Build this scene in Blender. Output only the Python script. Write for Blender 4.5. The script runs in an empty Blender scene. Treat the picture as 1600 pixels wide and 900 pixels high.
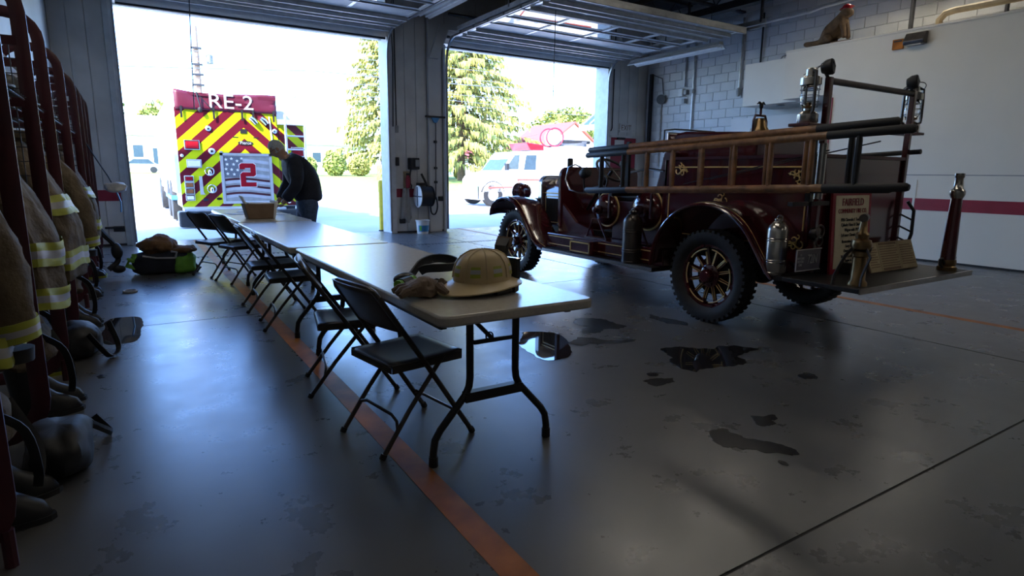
import bpy, bmesh, math, random
from mathutils import Vector, Matrix
random.seed(7)
S = bpy.context.scene
C = S.collection
PI = math.pi
# ------------------------------------------------------------------ camera
cam = bpy.data.cameras.new('camera'); camo = bpy.data.objects.new('camera', cam); C.objects.link(camo)
cam.sensor_width = 36.0; cam.lens = 938.5/1600*36; cam.clip_start = .05; cam.clip_end = 600
_yaw, _pit, _rol = .56202513, .18882846, .01061961
_f = Vector((math.sin(_yaw)*math.cos(_pit), math.cos(_yaw)*math.cos(_pit), -math.sin(_pit)))
_r = Vector((math.cos(_yaw), -math.sin(_yaw), 0)); _u = _r.cross(_f)
_r2 = _r*math.cos(_rol)+_u*math.sin(_rol); _u2 = _u*math.cos(_rol)-_r*math.sin(_rol)
camo.matrix_world = Matrix(((_r2.x,_u2.x,-_f.x,0),(_r2.y,_u2.y,-_f.y,0),(_r2.z,_u2.z,-_f.z,1.283),(0,0,0,1)))
S.camera = camo
# ------------------------------------------------------------------ sky, sun, exposure
SUN = Vector((-.62,-.44,.65)).normalized()          # direction towards the sun: behind and to the left of the hall
w = bpy.data.worlds.new('world'); S.world = w; w.use_nodes = True
nt = w.node_tree; bg = nt.nodes['Background']
sky = nt.nodes.new('ShaderNodeTexSky'); sky.sky_type = 'NISHITA'; sky.sun_disc = False
sky.sun_elevation = math.asin(SUN.z); sky.sun_rotation = math.atan2(SUN.x, SUN.y)
sky.air_density = 1.0; sky.dust_density = .6; sky.ozone_density = 1.5
tint = nt.nodes.new('ShaderNodeMix'); tint.data_type = 'RGBA'; tint.blend_type = 'MULTIPLY'; tint.inputs['Factor'].default_value = 1.0
tint.inputs['B'].default_value = (.74,.98,1.42,1)      # white balance of the photo is set for the lamps, so daylight is blue
nt.links.new(sky.outputs[0], tint.inputs['A']); nt.links.new(tint.outputs['Result'], bg.inputs[0]); bg.inputs[1].default_value = .64
sl = bpy.data.lights.new('sun', 'SUN'); so = bpy.data.objects.new('sun', sl); C.objects.link(so)
sl.energy = 9.0; sl.angle = .01; sl.color = (1,.95,.86)
so.rotation_euler = SUN.to_track_quat('Z','Y').to_euler(); so.location = (0,0,30)
S.view_settings.view_transform = 'Standard'; S.view_settings.look = 'None'
S.view_settings.exposure = 1.0; S.view_settings.gamma = 1.0; S.view_settings.use_curve_mapping = False
# ------------------------------------------------------------------ materials
def mat(name, col, rough=.5, metal=0.0, var=.12, scale=8.0, bump=0.0, bscale=None, spec=.5, coat=0.0, col2=None, detail=4):
    m = bpy.data.materials.new(name); m.use_nodes = True
    t = m.node_tree; b = t.nodes['Principled BSDF']
    tc = t.nodes.new('ShaderNodeTexCoord')
    n = t.nodes.new('ShaderNodeTexNoise'); n.inputs['Scale'].default_value = scale; n.inputs['Detail'].default_value = detail
    t.links.new(tc.outputs['Object'], n.inputs['Vector'])
    r = t.nodes.new('ShaderNodeValToRGB')
    c2 = col2 or tuple(min(1,c*(1+var)) for c in col); c1 = col if col2 else tuple(c*(1-var) for c in col)
    r.color_ramp.elements[0].position = .32; r.color_ramp.elements[1].position = .68
    r.color_ramp.elements[0].color = (*c1,1); r.color_ramp.elements[1].color = (*c2,1)
    t.links.new(n.outputs['Fac'], r.inputs[0]); t.links.new(r.outputs[0], b.inputs['Base Color'])
    b.inputs['Roughness'].default_value = rough; b.inputs['Metallic'].default_value = metal
    b.inputs['Specular IOR Level'].default_value = spec; b.inputs['Coat Weight'].default_value = coat
    if coat: b.inputs['Coat Roughness'].default_value = .08
    if bump:
        n2 = t.nodes.new('ShaderNodeTexNoise'); n2.inputs['Scale'].default_value = bscale or scale*4; n2.inputs['Detail'].default_value = 5
        t.links.new(tc.outputs['Object'], n2.inputs['Vector'])
        bp = t.nodes.new('ShaderNodeBump'); bp.inputs['Strength'].default_value = bump; bp.inputs['Distance'].default_value = .02
        t.links.new(n2.outputs['Fac'], bp.inputs['Height']); t.links.new(bp.outputs[0], b.inputs['Normal'])
    return m
def glow(name, col, e):
    m = mat(name, col, .5); b = m.node_tree.nodes['Principled BSDF']
    b.inputs['Emission Color'].default_value = (*col,1); b.inputs['Emission Strength'].default_value = e
    return m
def clear(name, col=(1,1,1), rough=.02, trans=1.0, ior=1.45):
    m = mat(name, col, rough, var=.01); b = m.node_tree.nodes['Principled BSDF']
    b.inputs['Transmission Weight'].default_value = trans; b.inputs['IOR'].default_value = ior
    return m
MT = {}
def concrete():
    m = mat('polished_concrete', (.085,.084,.081), .3, var=.2, scale=.9, detail=5, col2=(.125,.122,.117))
    for e,q in zip([n for n in m.node_tree.nodes if n.type=='VALTORGB'][0].color_ramp.elements,(.2,.8)): e.position=q
    t = m.node_tree; b = t.nodes['Principled BSDF']; tc = [n for n in t.nodes if n.type=='TEX_COORD'][0]; b.inputs['Specular IOR Level'].default_value = .9
    n = t.nodes.new('ShaderNodeTexNoise'); n.inputs['Scale'].default_value = 3.5; n.inputs['Detail'].default_value = 10; n.inputs['Roughness'].default_value = .65
    t.links.new(tc.outputs['Object'], n.inputs['Vector'])
    mr = t.nodes.new('ShaderNodeMapRange'); mr.inputs['From Min'].default_value = .3; mr.inputs['From Max'].default_value = .7
    mr.inputs['To Min'].default_value = .25; mr.inputs['To Max'].default_value = .34
    t.links.new(n.outputs['Fac'], mr.inputs['Value']); t.links.new(mr.outputs[0], b.inputs['Roughness'])
    # scattered dark scuffs
    v = t.nodes.new('ShaderNodeTexNoise'); v.inputs['Scale'].default_value = 34; v.inputs['Detail'].default_value = 6; v.inputs['Distortion'].default_value = 1.2
    t.links.new(tc.outputs['Object'], v.inputs['Vector'])
    v2 = t.nodes.new('ShaderNodeTexNoise'); v2.inputs['Scale'].default_value = .8; t.links.new(tc.outputs['Object'], v2.inputs['Vector'])
    ad = t.nodes.new('ShaderNodeMath'); ad.operation = 'ADD'; t.links.new(v.outputs['Fac'], ad.inputs[0]); t.links.new(v2.outputs['Fac'], ad.inputs[1])
    r = t.nodes.new('ShaderNodeMapRange'); r.inputs['From Min'].default_value = 1.3; r.inputs['From Max'].default_value = 1.6; r.inputs['To Max'].default_value = .12
    t.links.new(ad.outputs[0], r.inputs['Value'])
    mx = t.nodes.new('ShaderNodeMix'); mx.data_type = 'RGBA'; mx.inputs['B'].default_value = (.03,.03,.03,1)
    old = b.inputs['Base Color'].links[0].from_socket
    t.links.new(old, mx.inputs['A']); t.links.new(r.outputs[0], mx.inputs['Factor']); t.links.new(mx.outputs['Result'], b.inputs['Base Color'])
    bp = t.nodes.new('ShaderNodeBump'); bp.inputs['Strength'].default_value = .05; bp.inputs['Distance'].default_value = .01
    t.links.new(n.outputs['Fac'], bp.inputs['Height']); t.links.new(bp.outputs[0], b.inputs['Normal'])
    return m
MT['concrete'] = concrete()
for k, a in dict(
    wall=dict(col=(.62,.61,.58), rough=.55, var=.05, scale=2), block=dict(col=(.54,.54,.52), rough=.6, var=.05, scale=3, bump=.25, bscale=60),
    backwall=dict(col=(.09,.09,.09), rough=.7), mortar=dict(col=(.46,.46,.45), rough=.8), white=dict(col=(.72,.68,.60), rough=.6, var=.03, scale=1.5),
    panelw=dict(col=(.62,.61,.58), rough=.45, var=.12, scale=2.2), stripe=dict(col=(.27,.012,.03), rough=.45, var=.08),
    jamb=dict(col=(.6,.62,.62), rough=.45, var=.08), roof=dict(col=(.05,.05,.052), rough=.8, var=.3, scale=2), steel=dict(col=(.07,.07,.075), rough=.55, metal=.3, var=.25),
    galv=dict(col=(.42,.44,.45), rough=.4, metal=.75, var=.2, scale=10), doorsec=dict(col=(.5,.51,.5), rough=.5, var=.12, scale=3),
    strut=dict(col=(.5,.51,.5), rough=.45, metal=.1, var=.15), alu=dict(col=(.72,.73,.74), rough=.35, metal=.6, var=.05),
    black=dict(col=(.012,.012,.013), rough=.5), rubber=dict(col=(.016,.016,.017), rough=.65, var=.3, scale=30), dkplastic=dict(col=(.02,.021,.023), rough=.4),
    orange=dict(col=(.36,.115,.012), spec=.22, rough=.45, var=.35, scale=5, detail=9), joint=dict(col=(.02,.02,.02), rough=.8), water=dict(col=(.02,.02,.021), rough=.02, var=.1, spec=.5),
    wet=dict(col=(.03,.029,.028), rough=.2, var=.3, scale=6), chairm=dict(col=(.06,.05,.043), rough=.38, metal=.2, var=.1), tabletop=dict(col=(.46,.43,.38), rough=.24, var=.06, scale=60),
    tleg=dict(col=(.022,.022,.024), rough=.4, metal=.3), red=dict(col=(.065,.005,.009), rough=.18, var=.06, coat=1.0), gold=dict(col=(.75,.55,.22), rough=.38, metal=.25, var=.08),
    wood=dict(col=(.26,.12,.045), rough=.35, var=.35, scale=14, coat=.5), brass=dict(col=(.3,.2,.1), rough=.32, metal=1, var=.15), nickel=dict(col=(.55,.53,.5), rough=.25, metal=1, var=.12),
    chrome=dict(col=(.8,.8,.82), rough=.1, metal=1, var=.02), darkmetal=dict(col=(.11,.1,.095), rough=.35, metal=.9, var=.2), paper=dict(col=(.75,.74,.7), rough=.7, var=.04),
    buff=dict(col=(.42,.34,.2), rough=.7, var=.08), tan=dict(col=(.12,.088,.052), rough=.85, var=.3, scale=9, bump=.9, bscale=14), lime=dict(col=(.36,.38,.04), rough=.5, var=.08),
    silver=dict(col=(.42,.42,.44), rough=.4, var=.06), maroon=dict(col=(.06,.01,.016), rough=.4, var=.15), greenb=dict(col=(.16,.42,.04), rough=.6, var=.15),
    navy=dict(col=(.014,.018,.03), rough=.8, var=.25, scale=10, bump=.3), jeans=dict(col=(.05,.09,.18), rough=.85, var=.25, scale=30), skin=dict(col=(.42,.24,.16), rough=.55, var=.06),
    hair=dict(col=(.5,.5,.5), rough=.7, var=.2, scale=60, bump=.5, bscale=90), brown=dict(col=(.24,.125,.055), rough=.85, var=.3, scale=9, bump=.4), helmt=dict(col=(.55,.42,.22), rough=.35, var=.05),
    glove=dict(col=(.16,.11,.075), rough=.8, var=.25, bump=.4), yellow=dict(col=(.75,.55,.03), rough=.5), cream=dict(col=(.7,.62,.45), rough=.7), card=dict(col=(.2,.13,.08), rough=.8),
    tred=dict(col=(.2,.006,.02), rough=.4, var=.05), tyel=dict(col=(.5,.55,.006), rough=.4, var=.03), tarp=dict(col=(.1,.006,.022), rough=.45, var=.15, scale=2), twhite=dict(col=(.8,.8,.8), rough=.35, var=.02),
    asphalt=dict(col=(.42,.42,.42), rough=.8, var=.12), apron=dict(col=(.55,.54,.52), rough=.8, var=.08, scale=1), grass=dict(col=(.17,.27,.04), rough=.9, var=.35, scale=3, col2=(.3,.36,.08)),
    leaf=dict(col=(.19,.2,.04), rough=.8, var=.4, scale=.9, col2=(.36,.33,.08)), leaf2=dict(col=(.22,.25,.05), rough=.8, col2=(.3,.33,.08), scale=1.5), bark=dict(col=(.13,.085,.05), rough=.9, var=.3), pinkleaf=dict(col=(.4,.12,.12), rough=.8, var=.3, scale=3),
    pole=dict(col=(.3,.19,.12), rough=.8), wire=dict(col=(.12,.12,.12), rough=.7), siding=dict(col=(.7,.7,.68), rough=.7, var=.04), roofgrey=dict(col=(.3,.3,.31), rough=.8, var=.15), roofred=dict(col=(.42,.08,.06), rough=.7), bluroof=dict(col=(.05,.09,.16), rough=.35, metal=.2),
    glassd=dict(col=(.05,.08,.1), rough=.05), tailred=dict(col=(.3,.01,.02), rough=.15), amber=dict(col=(.25,.1,.04), rough=.15), greyblue=dict(col=(.12,.13,.15), rough=.5), rail=dict(col=(.3,.3,.31), rough=.4, metal=.7),
    cloth=dict(col=(.4,.38,.35), rough=.9, bump=.3), bluel=dict(col=(.05,.25,.5), rough=.4), fox=dict(col=(.1,.06,.03), rough=.85, var=.3, scale=12, bump=.4), plate=dict(col=(.09,.085,.12), rough=.45), beige=dict(col=(.4,.31,.18), rough=.5),
    greyplast=dict(col=(.3,.3,.29), rough=.5), dkglass=dict(col=(.02,.025,.03), rough=.05), drk=dict(col=(.02,.02,.022), rough=.6, var=.3)).items():
    MT[k] = mat(k, **a)
MT['glass'] = clear('lantern_glass'); MT['pane'] = mat('door_pane', (.02,.022,.022), .01, spec=1.0, var=.02)
MT['lamp_on'] = glow('lit_tube', (1,.93,.82), 8.5); MT['lamp_dim'] = mat('tube_cover', (.75,.75,.72), .4)
# ------------------------------------------------------------------ geometry helpers
class B:
    def __init__(s): s.v=[]; s.f=[]; s.mi=[]; s.cur=0; s.M=None
    def add(s, vs, fs):
        o=len(s.v)
        s.v += [tuple(s.M@Vector(p)) for p in vs] if s.M else [tuple(p) for p in vs]
        s.f += [tuple(i+o for i in f) for f in fs]; s.mi += [s.cur]*len(fs); return s
    def box(s, x0,x1,y0,y1,z0,z1):
        return s.add([(x0,y0,z0),(x1,y0,z0),(x1,y1,z0),(x0,y1,z0),(x0,y0,z1),(x1,y0,z1),(x1,y1,z1),(x0,y1,z1)],
                     [(0,3,2,1),(4,5,6,7),(0,1,5,4),(1,2,6,5),(2,3,7,6),(3,0,4,7)])
    def obox(s, c, size, rot=(0,0,0)):
        from mathutils import Euler
        m = Matrix.Translation(c)@Euler(rot).to_matrix().to_4x4(); a,b,d=[q/2 for q in size]
        vs=[tuple(m@Vector(p)) for p in [(-a,-b,-d),(a,-b,-d),(a,b,-d),(-a,b,-d),(-a,-b,d),(a,-b,d),(a,b,d),(-a,b,d)]]
        return s.add(vs,[(0,3,2,1),(4,5,6,7),(0,1,5,4),(1,2,6,5),(2,3,7,6),(3,0,4,7)])
    def ring(s, rings, cap=True, closed=True):
        n=len(rings[0]); vs=[p for r in rings for p in r]; fs=[]
        for i in range(len(rings)-1):
            for j in range(n if closed else n-1):
                k=(j+1)%n; fs.append((i*n+j,i*n+k,(i+1)*n+k,(i+1)*n+j))
        if cap and closed: fs.append(tuple(range(n-1,-1,-1))); fs.append(tuple((len(rings)-1)*n+j for j in range(n)))
        return s.add(vs,fs)
    def tube(s, pts, r, n=8, cap=True, flat=None, loop=False):
        pts=[Vector(p) for p in pts]; L=len(pts); rs=r if isinstance(r,(list,tuple)) else [r]*L
        tg=[]
        for i in range(L):
            a=pts[(i-1)%L] if (loop or i>0) else pts[i]; b=pts[(i+1)%L] if (loop or i<L-1) else pts[i]
            tg.append((b-a).normalized())
        up=Vector((0,0,1)) if abs(tg[0].z)<.9 else Vector((0,1,0))
        nrm=(up-tg[0]*up.dot(tg[0])).normalized(); rings=[]
        for i in range(L):
            nrm=(nrm-tg[i]*nrm.dot(tg[i])).normalized(); bn=tg[i].cross(nrm)
            ra=rs[i]; fa,fb=flat if flat else (1,1)
            rings.append([pts[i]+nrm*math.cos(2*PI*(k+.5)/n)*ra*fa+bn*math.sin(2*PI*(k+.5)/n)*ra*fb for k in range(n)])
        if loop: rings.append(rings[0]); cap=False
        return s.ring(rings,cap)
    def cyl(s, p0, p1, r0, r1=None, n=12): return s.tube([p0,p1],[r0,r0 if r1 is None else r1],n)
    def lathe(s, prof, o=(0,0,0), ax=(0,0,1), n=20, cap=True):
        ax=Vector(ax).normalized(); t=Vector((1,0,0)) if abs(ax.x)<.9 else Vector((0,1,0))
        u=(t-ax*t.dot(ax)).normalized(); v=ax.cross(u); o=Vector(o)
        return s.ring([[o+ax*h+(u*math.cos(2*PI*k/n)+v*math.sin(2*PI*k/n))*max(r,1e-4) for k in range(n)] for r,h in prof],cap)
    def ell(s, c, r, n=14, m=9):
        c=Vector(c); 
        return s.ring([[c+Vector((r[0]*math.sin(t)*math.cos(2*PI*k/n), r[1]*math.sin(t)*math.sin(2*PI*k/n), -r[2]*math.cos(t))) for k in range(n)] for t in [max(.02,PI*i/(m)) if i<m else PI-.02 for i in range(m+1)]])
    def torus(s, c, ax, R, r, n=28, m=8, a0=0, a1=2*PI):
        ax=Vector(ax).normalized(); t=Vector((0,0,1)) if abs(ax.z)<.9 else Vector((1,0,0)); u=(t-ax*t.dot(ax)).normalized(); v=ax.cross(u); c=Vector(c)
        full=abs(a1-a0-2*PI)<1e-6
        pts=[c+(u*math.cos(a0+(a1-a0)*k/n)+v*math.sin(a0+(a1-a0)*k/n))*R for k in range(n if full else n+1)]
        return s.tube(pts,r,m,loop=full)
    def prism(s, poly, ax, a, b):
        def P(p,t): return {'x':(t,p[0],p[1]),'y':(p[0],t,p[1]),'z':(p[0],p[1],t)}[ax]
        n=len(poly); vs=[P(p,a) for p in poly]+[P(p,b) for p in poly]
        return s.add(vs,[tuple(range(n-1,-1,-1)),tuple(range(n,2*n))]+[(i,(i+1)%n,(i+1)%n+n,i+n) for i in range(n)])
    def grid(s, fn, nu, nv):
        vs=[fn(i/nu,j/nv) for i in range(nu+1) for j in range(nv+1)]
        return s.add(vs,[(i*(nv+1)+j,(i+1)*(nv+1)+j,(i+1)*(nv+1)+j+1,i*(nv+1)+j+1) for i in range(nu) for j in range(nv)])
    def c(s,i): s.cur=i; return s
    def obj(s, name, m, parent=None, smooth=False, bevel=0, solid=0, sub=0, local=False, fix=True):
        me=bpy.data.meshes.new(name); off=Vector((0,0,0))
        if parent is not None and not local:
            p=parent
            while p is not None: off+=p.location; p=p.parent
        me.from_pydata([tuple(Vector(p)-off) for p in s.v],[],s.f)
        for q in (m if isinstance(m,(list,tuple)) else [m]): me.materials.append(MT[q] if isinstance(q,str) else q)
        for p,i in zip(me.polygons,s.mi): p.material_index=i
        if fix:
            bm=bmesh.new(); bm.from_mesh(me); bmesh.ops.recalc_face_normals(bm,faces=bm.faces); bm.to_mesh(me); bm.free()
        if smooth:
            for p in me.polygons: p.use_smooth=True
            try: me.set_sharp_from_angle(angle=math.radians(40))
            except Exception: pass
        o=bpy.data.objects.new(name,me); C.objects.link(o)
        if parent is not None: o.parent=parent
        if bevel: md=o.modifiers.new('bevel','BEVEL'); md.width=bevel; md.segments=2; md.limit_method='ANGLE'
        if solid: md=o.modifiers.new('solid','SOLIDIFY'); md.thickness=solid; md.offset=0
        if sub: md=o.modifiers.new('sub','SUBSURF'); md.levels=sub; md.render_levels=sub
        return o
def crumple(o, strength, size, sub=1):
    if sub: md=o.modifiers.new('sub','SUBSURF'); md.levels=md.render_levels=sub
    tx=bpy.data.textures.new('folds','CLOUDS'); tx.noise_scale=size; tx.noise_depth=3
    md=o.modifiers.new('crumple','DISPLACE'); md.texture=tx; md.strength=strength; md.mid_level=.5; md.texture_coords='LOCAL'
    return o
def tag(o, label, cat, group=None, kind=None):
    o['label']=label; o['category']=cat
    if group: o['group']=group
    if kind: o['kind']=kind
    return o
def thing(name, label, cat, loc=(0,0,0), rz=0, group=None):
    o=bpy.data.objects.new(name,None); C.objects.link(o); o.location=loc; o.rotation_euler=(0,0,rz); o.empty_display_size=.1
    return tag(o,label,cat,group)
def struct(o): o['kind']='structure'; return o
def sempty(name, loc=(0,0,0)):
    o=bpy.data.objects.new(name,None); C.objects.link(o); o.location=loc; return struct(o)
def copy_tree(o, parent=None):
    c=o.copy(); C.objects.link(c)
    if parent is not None: c.parent=parent
    for ch in list(o.children): copy_tree(ch,c)
    return c
def inst(src, loc, rot=(0,0,0), parent=None, scale=None):
    c=src.copy(); C.objects.link(c); off=Vector((0,0,0)); p=parent
    while p is not None: off+=p.location; p=p.parent
    c.location=Vector(loc)-off; c.rotation_euler=rot
    if parent is not None: c.parent=parent
    if scale: c.scale=scale
    return c
def text(name, body, size, m, parent, loc, rot, ext=.0015, align='CENTER', sx=1, spacing=1.0, label=None):
    cu=bpy.data.curves.new('t','FONT'); cu.body=body; cu.size=size; cu.align_x=align; cu.align_y='CENTER'; cu.extrude=ext; cu.resolution_u=3; cu.space_line=spacing
    o=bpy.data.objects.new('t',cu); C.objects.link(o); dg=bpy.context.evaluated_depsgraph_get()
    me=bpy.data.meshes.new_from_object(o.evaluated_get(dg)); bpy.data.objects.remove(o)
    me.materials.clear(); me.materials.append(MT[m] if isinstance(m,str) else m)
    t=bpy.data.objects.new(name,me); C.objects.link(t); off=Vector((0,0,0)); p=parent
    while p is not None: off+=p.location; p=p.parent
    if parent is not None: t.parent=parent
    t.location=Vector(loc)-off; t.rotation_euler=rot; t.scale=(sx,1,1)
    return t
def spl(pts, k=4):                       # smooth curve through the points
    P=[Vector(p) for p in pts]; P=[P[0]*2-P[1]]+P+[P[-1]*2-P[-2]]; out=[]
    for i in range(1,len(P)-2):
        for j in range(k):
            t=j/k; a,b,c,d=P[i-1],P[i],P[i+1],P[i+2]
            out.append(.5*((2*b)+(c-a)*t+(2*a-5*b+4*c-d)*t*t+(3*b-a-3*c+d)*t**3))
    return out+[P[-2]]
def blob(pts, z0, z1, wob=.0):
    b=B(); n=len(pts); b.prism(pts,'z',z0,z1); return b
def smoothpoly(pts, it=2, jit=.0):
    for _ in range(it):
        q=[]
        for i in range(len(pts)):
            a=Vector((*pts[i],0)); c=Vector((*pts[(i+1)%len(pts)],0)); d=(c-a).length*jit
            q.append(tuple((a*.75+c*.25)[:2])); q.append(((a*.25+c*.75).x+random.uniform(-d,d),(a*.25+c*.75).y+random.uniform(-d,d)))
        pts=q
    return pts
def arc(cx,cy,r,a0,a1,n): return [(cx+r*math.cos(math.radians(a0+(a1-a0)*i/n)),cy+r*math.sin(math.radians(a0+(a1-a0)*i/n))) for i in range(n+1)]
def rrect(x0,x1,y0,y1,r,n=4):
    return arc(x1-r,y0+r,r,-90,0,n)+arc(x1-r,y1-r,r,0,90,n)+arc(x0+r,y1-r,r,90,180,n)+arc(x0+r,y0+r,r,180,270,n)
# ================================================================== THE SETTING
XL, XR, YF, YB, ZC = -.86, 11.84, 12.2, -7.0, 5.3
# ---- floor: slabs with open joints on a dark bed
fl = sempty('floor')
B().box(XL-.3,XR+.3,YB-.3,YF+.5,-.3,-.003).obj('joint_bed','joint',fl)
xs=[XL-.25,.955,5.28,9.95,XR+.25]; ys=[YB-.25,-3.55,1.11,5.74,9.93,10.07,YF+.45]
for i in range(len(xs)-1):
    for j in range(len(ys)-1):
        if j==4: continue
        g=.006
        B().box(xs[i]+.012,xs[i+1]-.012,ys[j]+g,ys[j+1]-g,-.1,0).obj('slab','concrete',fl)
b=B()
for i in range(190):
    x=XL+.03+i*.067
    if x<XR-.05: b.box(x,x+.036,9.945,10.055,-.03,-.002)
for y in (9.937,10.055): b.box(XL,XR,y,y+.008,-.03,-.001)
g=b.obj('drain_grate','concrete',fl); g['kind']='stuff'
B().box(.9,1.012,-1.5,12.6,0,.0015).obj('painted_line','orange',fl)
B().box(6.36,6.46,-1.5,12.6,0,.0015).obj('painted_line','orange',fl)
# ---- front wall with its two door openings
wf = sempty('wall_front')
T0,T1=YF+.02,YF+.42
b=B(); b.box(-4,-.02,T0,T1,-.1,6.4).box(4.64,5.90,T0,T1,-.1,6.4).box(10.47,14,T0,T1,-.1,6.4).box(-.02,4.64,T0,T1,3.97,6.4).box(5.90,10.47,T0,T1,3.97,6.4)
b.obj('core','panelw',wf)
def liner(x0,x1,n,z0,z1):
    d=(x1-x0)/n
    for i in range(n): B().box(x0+i*d+.004,x0+(i+1)*d-.004,YF,YF+.03,z0,z1).obj('panel','panelw',wf,bevel=.006)
liner(XL,-.13,3,.03,ZC); liner(4.76,5.49,3,.03,ZC); liner(5.8,5.86,1,.03,ZC); liner(10.58,XR,4,.03,ZC)
liner(0,4.62,6,4.25,ZC); liner(5.92,10.45,6,4.25,ZC)
for x0,x1 in ((XL,-.14),(4.77,5.49),(10.59,10.62),(11.5,XR)): B().box(x0,x1,YF-.006,YF,.755,.935).obj('stripe','stripe',wf)
for x0,x1 in ((-.13,0),(4.62,4.75),(5.86,5.92),(10.45,10.57)): B().box(x0,x1,YF-.05,T1+.02,.001,3.94).obj('jamb','jamb',wf,bevel=.006)
for x0,x1 in ((-.1,4.72),(5.88,10.55)): B().box(x0,x1,YF+.3,T1+.03,3.945,3.99).obj('head_trim','jamb',wf)
for x0,x1 in ((XL,-.13),(4.76,5.86),(10.58,XR)): B().box(x0,x1,YF-.008,YF+.01,0,.035).obj('base_strip','darkmetal',wf)
b=B().box(5.5,5.79,YF-.09,YF,0,ZC); b.obj('steel_post','wall',wf,bevel=.01)
B().prism([(5.5,3.62),(5.72,3.62),(5.98,4.32),(5.76,4.32)],'y',YF-.16,YF-.09).obj('corner_brace','wall',wf)
# ---- left wall, back wall, roof
wl = struct(B().box(XL-.3,XL,YB,YF+.1,0,6.4).obj('wall_left','wall'))
wb = struct(B().box(XL-.3,XR+.6,YB-.3,YB,0,6.4).obj('wall_back','backwall'))
ce = sempty('ceiling')
B().box(XL-.3,XR+.6,YB-.3,T1+.1,ZC,ZC+.12).obj('deck','roof',ce)
B().box(XL-.3,XR+.6,T1-.3,T1+.1,6.3,6.75).obj('parapet','panelw',ce)
for i in range(12):
    y=YB+.8+i*1.55
    if y>12: break
    b=B(); b.box(XL,XR,y-.06,y+.06,ZC-.05,ZC-.01).box(XL,XR,y-.05,y+.05,ZC-.50,ZC-.46)
    k=0; x=XL
    while x<XR-.3:
        b.cyl((x,y,ZC-.03 if k%2 else ZC-.48),(x+.42,y,ZC-.48 if k%2 else ZC-.03),.014,n=5); x+=.42; k+=1
    b.obj('roof_joist','steel',ce)
for x in (1.0,5.25,8.2,10.9): B().box(x-.1,x+.1,YB,12.1,ZC-.64,ZC-.5).obj('girder','steel',ce)
# ---- block wall on the right
wr = sempty('wall_right')
B().box(XR+.05,XR+.6,YB,YF+.05,0,6.4).obj('core','mortar',wr)
B().box(XR,XR+.06,YB,YF+.05,0,1.2).obj('lower_wall','wall',wr)
B().box(XR,XR+.06,YB,2.8,1.2,6.4).obj('rear_wall','wall',wr)
bk=B().box(0,.06,.005,.397,.005,.197).obj('block','block',wr,local=True,bevel=.006)
bk.location=(XR,12.2-.4,1.2); n=0
for r in range(20):
    z=1.2+r*.2
    off=.2 if r%2 else 0
    for i in range(24):
        y=12.2-.4*(i+1)+off
        if y+.4>12.26 or y<2.7: continue
        if r==0 and i==0: continue
        if z<3.2 and y<8.5: continue          # behind the office
        n+=1
        if n>295: continue
        inst(bk,(XR,y,z),parent=wr)
B().box(XR+.02,XR+.06,2.7,12.2,1.2,5.2).obj('backing','block',wr)
# ---- white office partition with overhanging upper part
wo = sempty('wall_office')
XO=10.41
B().box(XO,XO+.14,YB,6.22,0,3.5).obj('partition','white',wo)
B().box(XO,XR,6.22,7.18,2.68,3.5).obj('overhang','white',wo)
B().box(10.85,XR,7.18,8.39,2.68,3.5).obj('soffit','white',wo)
B().box(XO-.012,XR,YB,7.19,3.5,3.53).obj('top_cap','white',wo)
B().box(XO-.004,XO,YB,6.1,1.315,1.33).obj('seam_trim','greyplast',wo)
B().box(XO-.006,XO,YB,6.2,.785,.965).obj('stripe','stripe',wo)
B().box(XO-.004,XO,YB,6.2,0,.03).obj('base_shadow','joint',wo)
B().box(XO-.008,XO,4.70,4.735,.1,1.25).obj('cover_strip','white',wo)
B().box(XO-.02,XO+.16,6.20,6.30,0,2.62).obj('door_frame_trim','stripe',wo)
B().box(11.3,11.38,6.3,9.0,0,2.5).obj('alcove_wall','wall',wo)
dn=struct(B().box(11.22,11.3,7.5,8.4,0,2.08).obj('door_1','beige')); B().box(11.2,11.22,7.6,7.66,.95,1.15).obj('door_handle','nickel',dn)
tag_l=B().lathe([(.09,0),(.09,.015),(.07,.02)],(11.1,7.7,2.655),n=16).obj('recessed_light','greyplast',wo)
# red exit door in the front wall, far right
d2=sempty('door_2',(10.62,YF-.03,0))
B().box(10.62,11.50,YF-.035,YF-.002,0.02,2.22).obj('leaf','stripe',d2,bevel=.006)
B().box(10.76,11.08,YF-.045,YF-.034,1.92,2.16).obj('notice','paper',d2)
b=B(); b.box(10.56,10.62,YF-.05,YF,0,2.28).box(11.50,11.56,YF-.05,YF,0,2.28).box(10.56,11.56,YF-.05,YF,2.22,2.28); b.obj('door_frame','panelw',d2)
B().obox((10.95,YF-.07,2.2),(.25,.05,.05)).obj('door_closer','drk',d2)
B().cyl((10.7,YF-.08,1.02),(11.4,YF-.08,1.02),.018).obj('push_bar','nickel',d2)
# ---- outdoors ground
struct(B().box(-60,120,T1,27,-.35,-.015).obj('ground_apron','apron'))
struct(B().box(-80,160,27,38,-.35,-.02).obj('ground_road','asphalt'))
b=B(); b.add([(-120,38,-.02),(220,38,-.02),(220,75,.9),(-120,75,.9),(220,400,3),(-120,400,3)],[(0,1,2,3),(3,2,4,5)])
struct(b.obj('ground_lawn','grass'))
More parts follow.
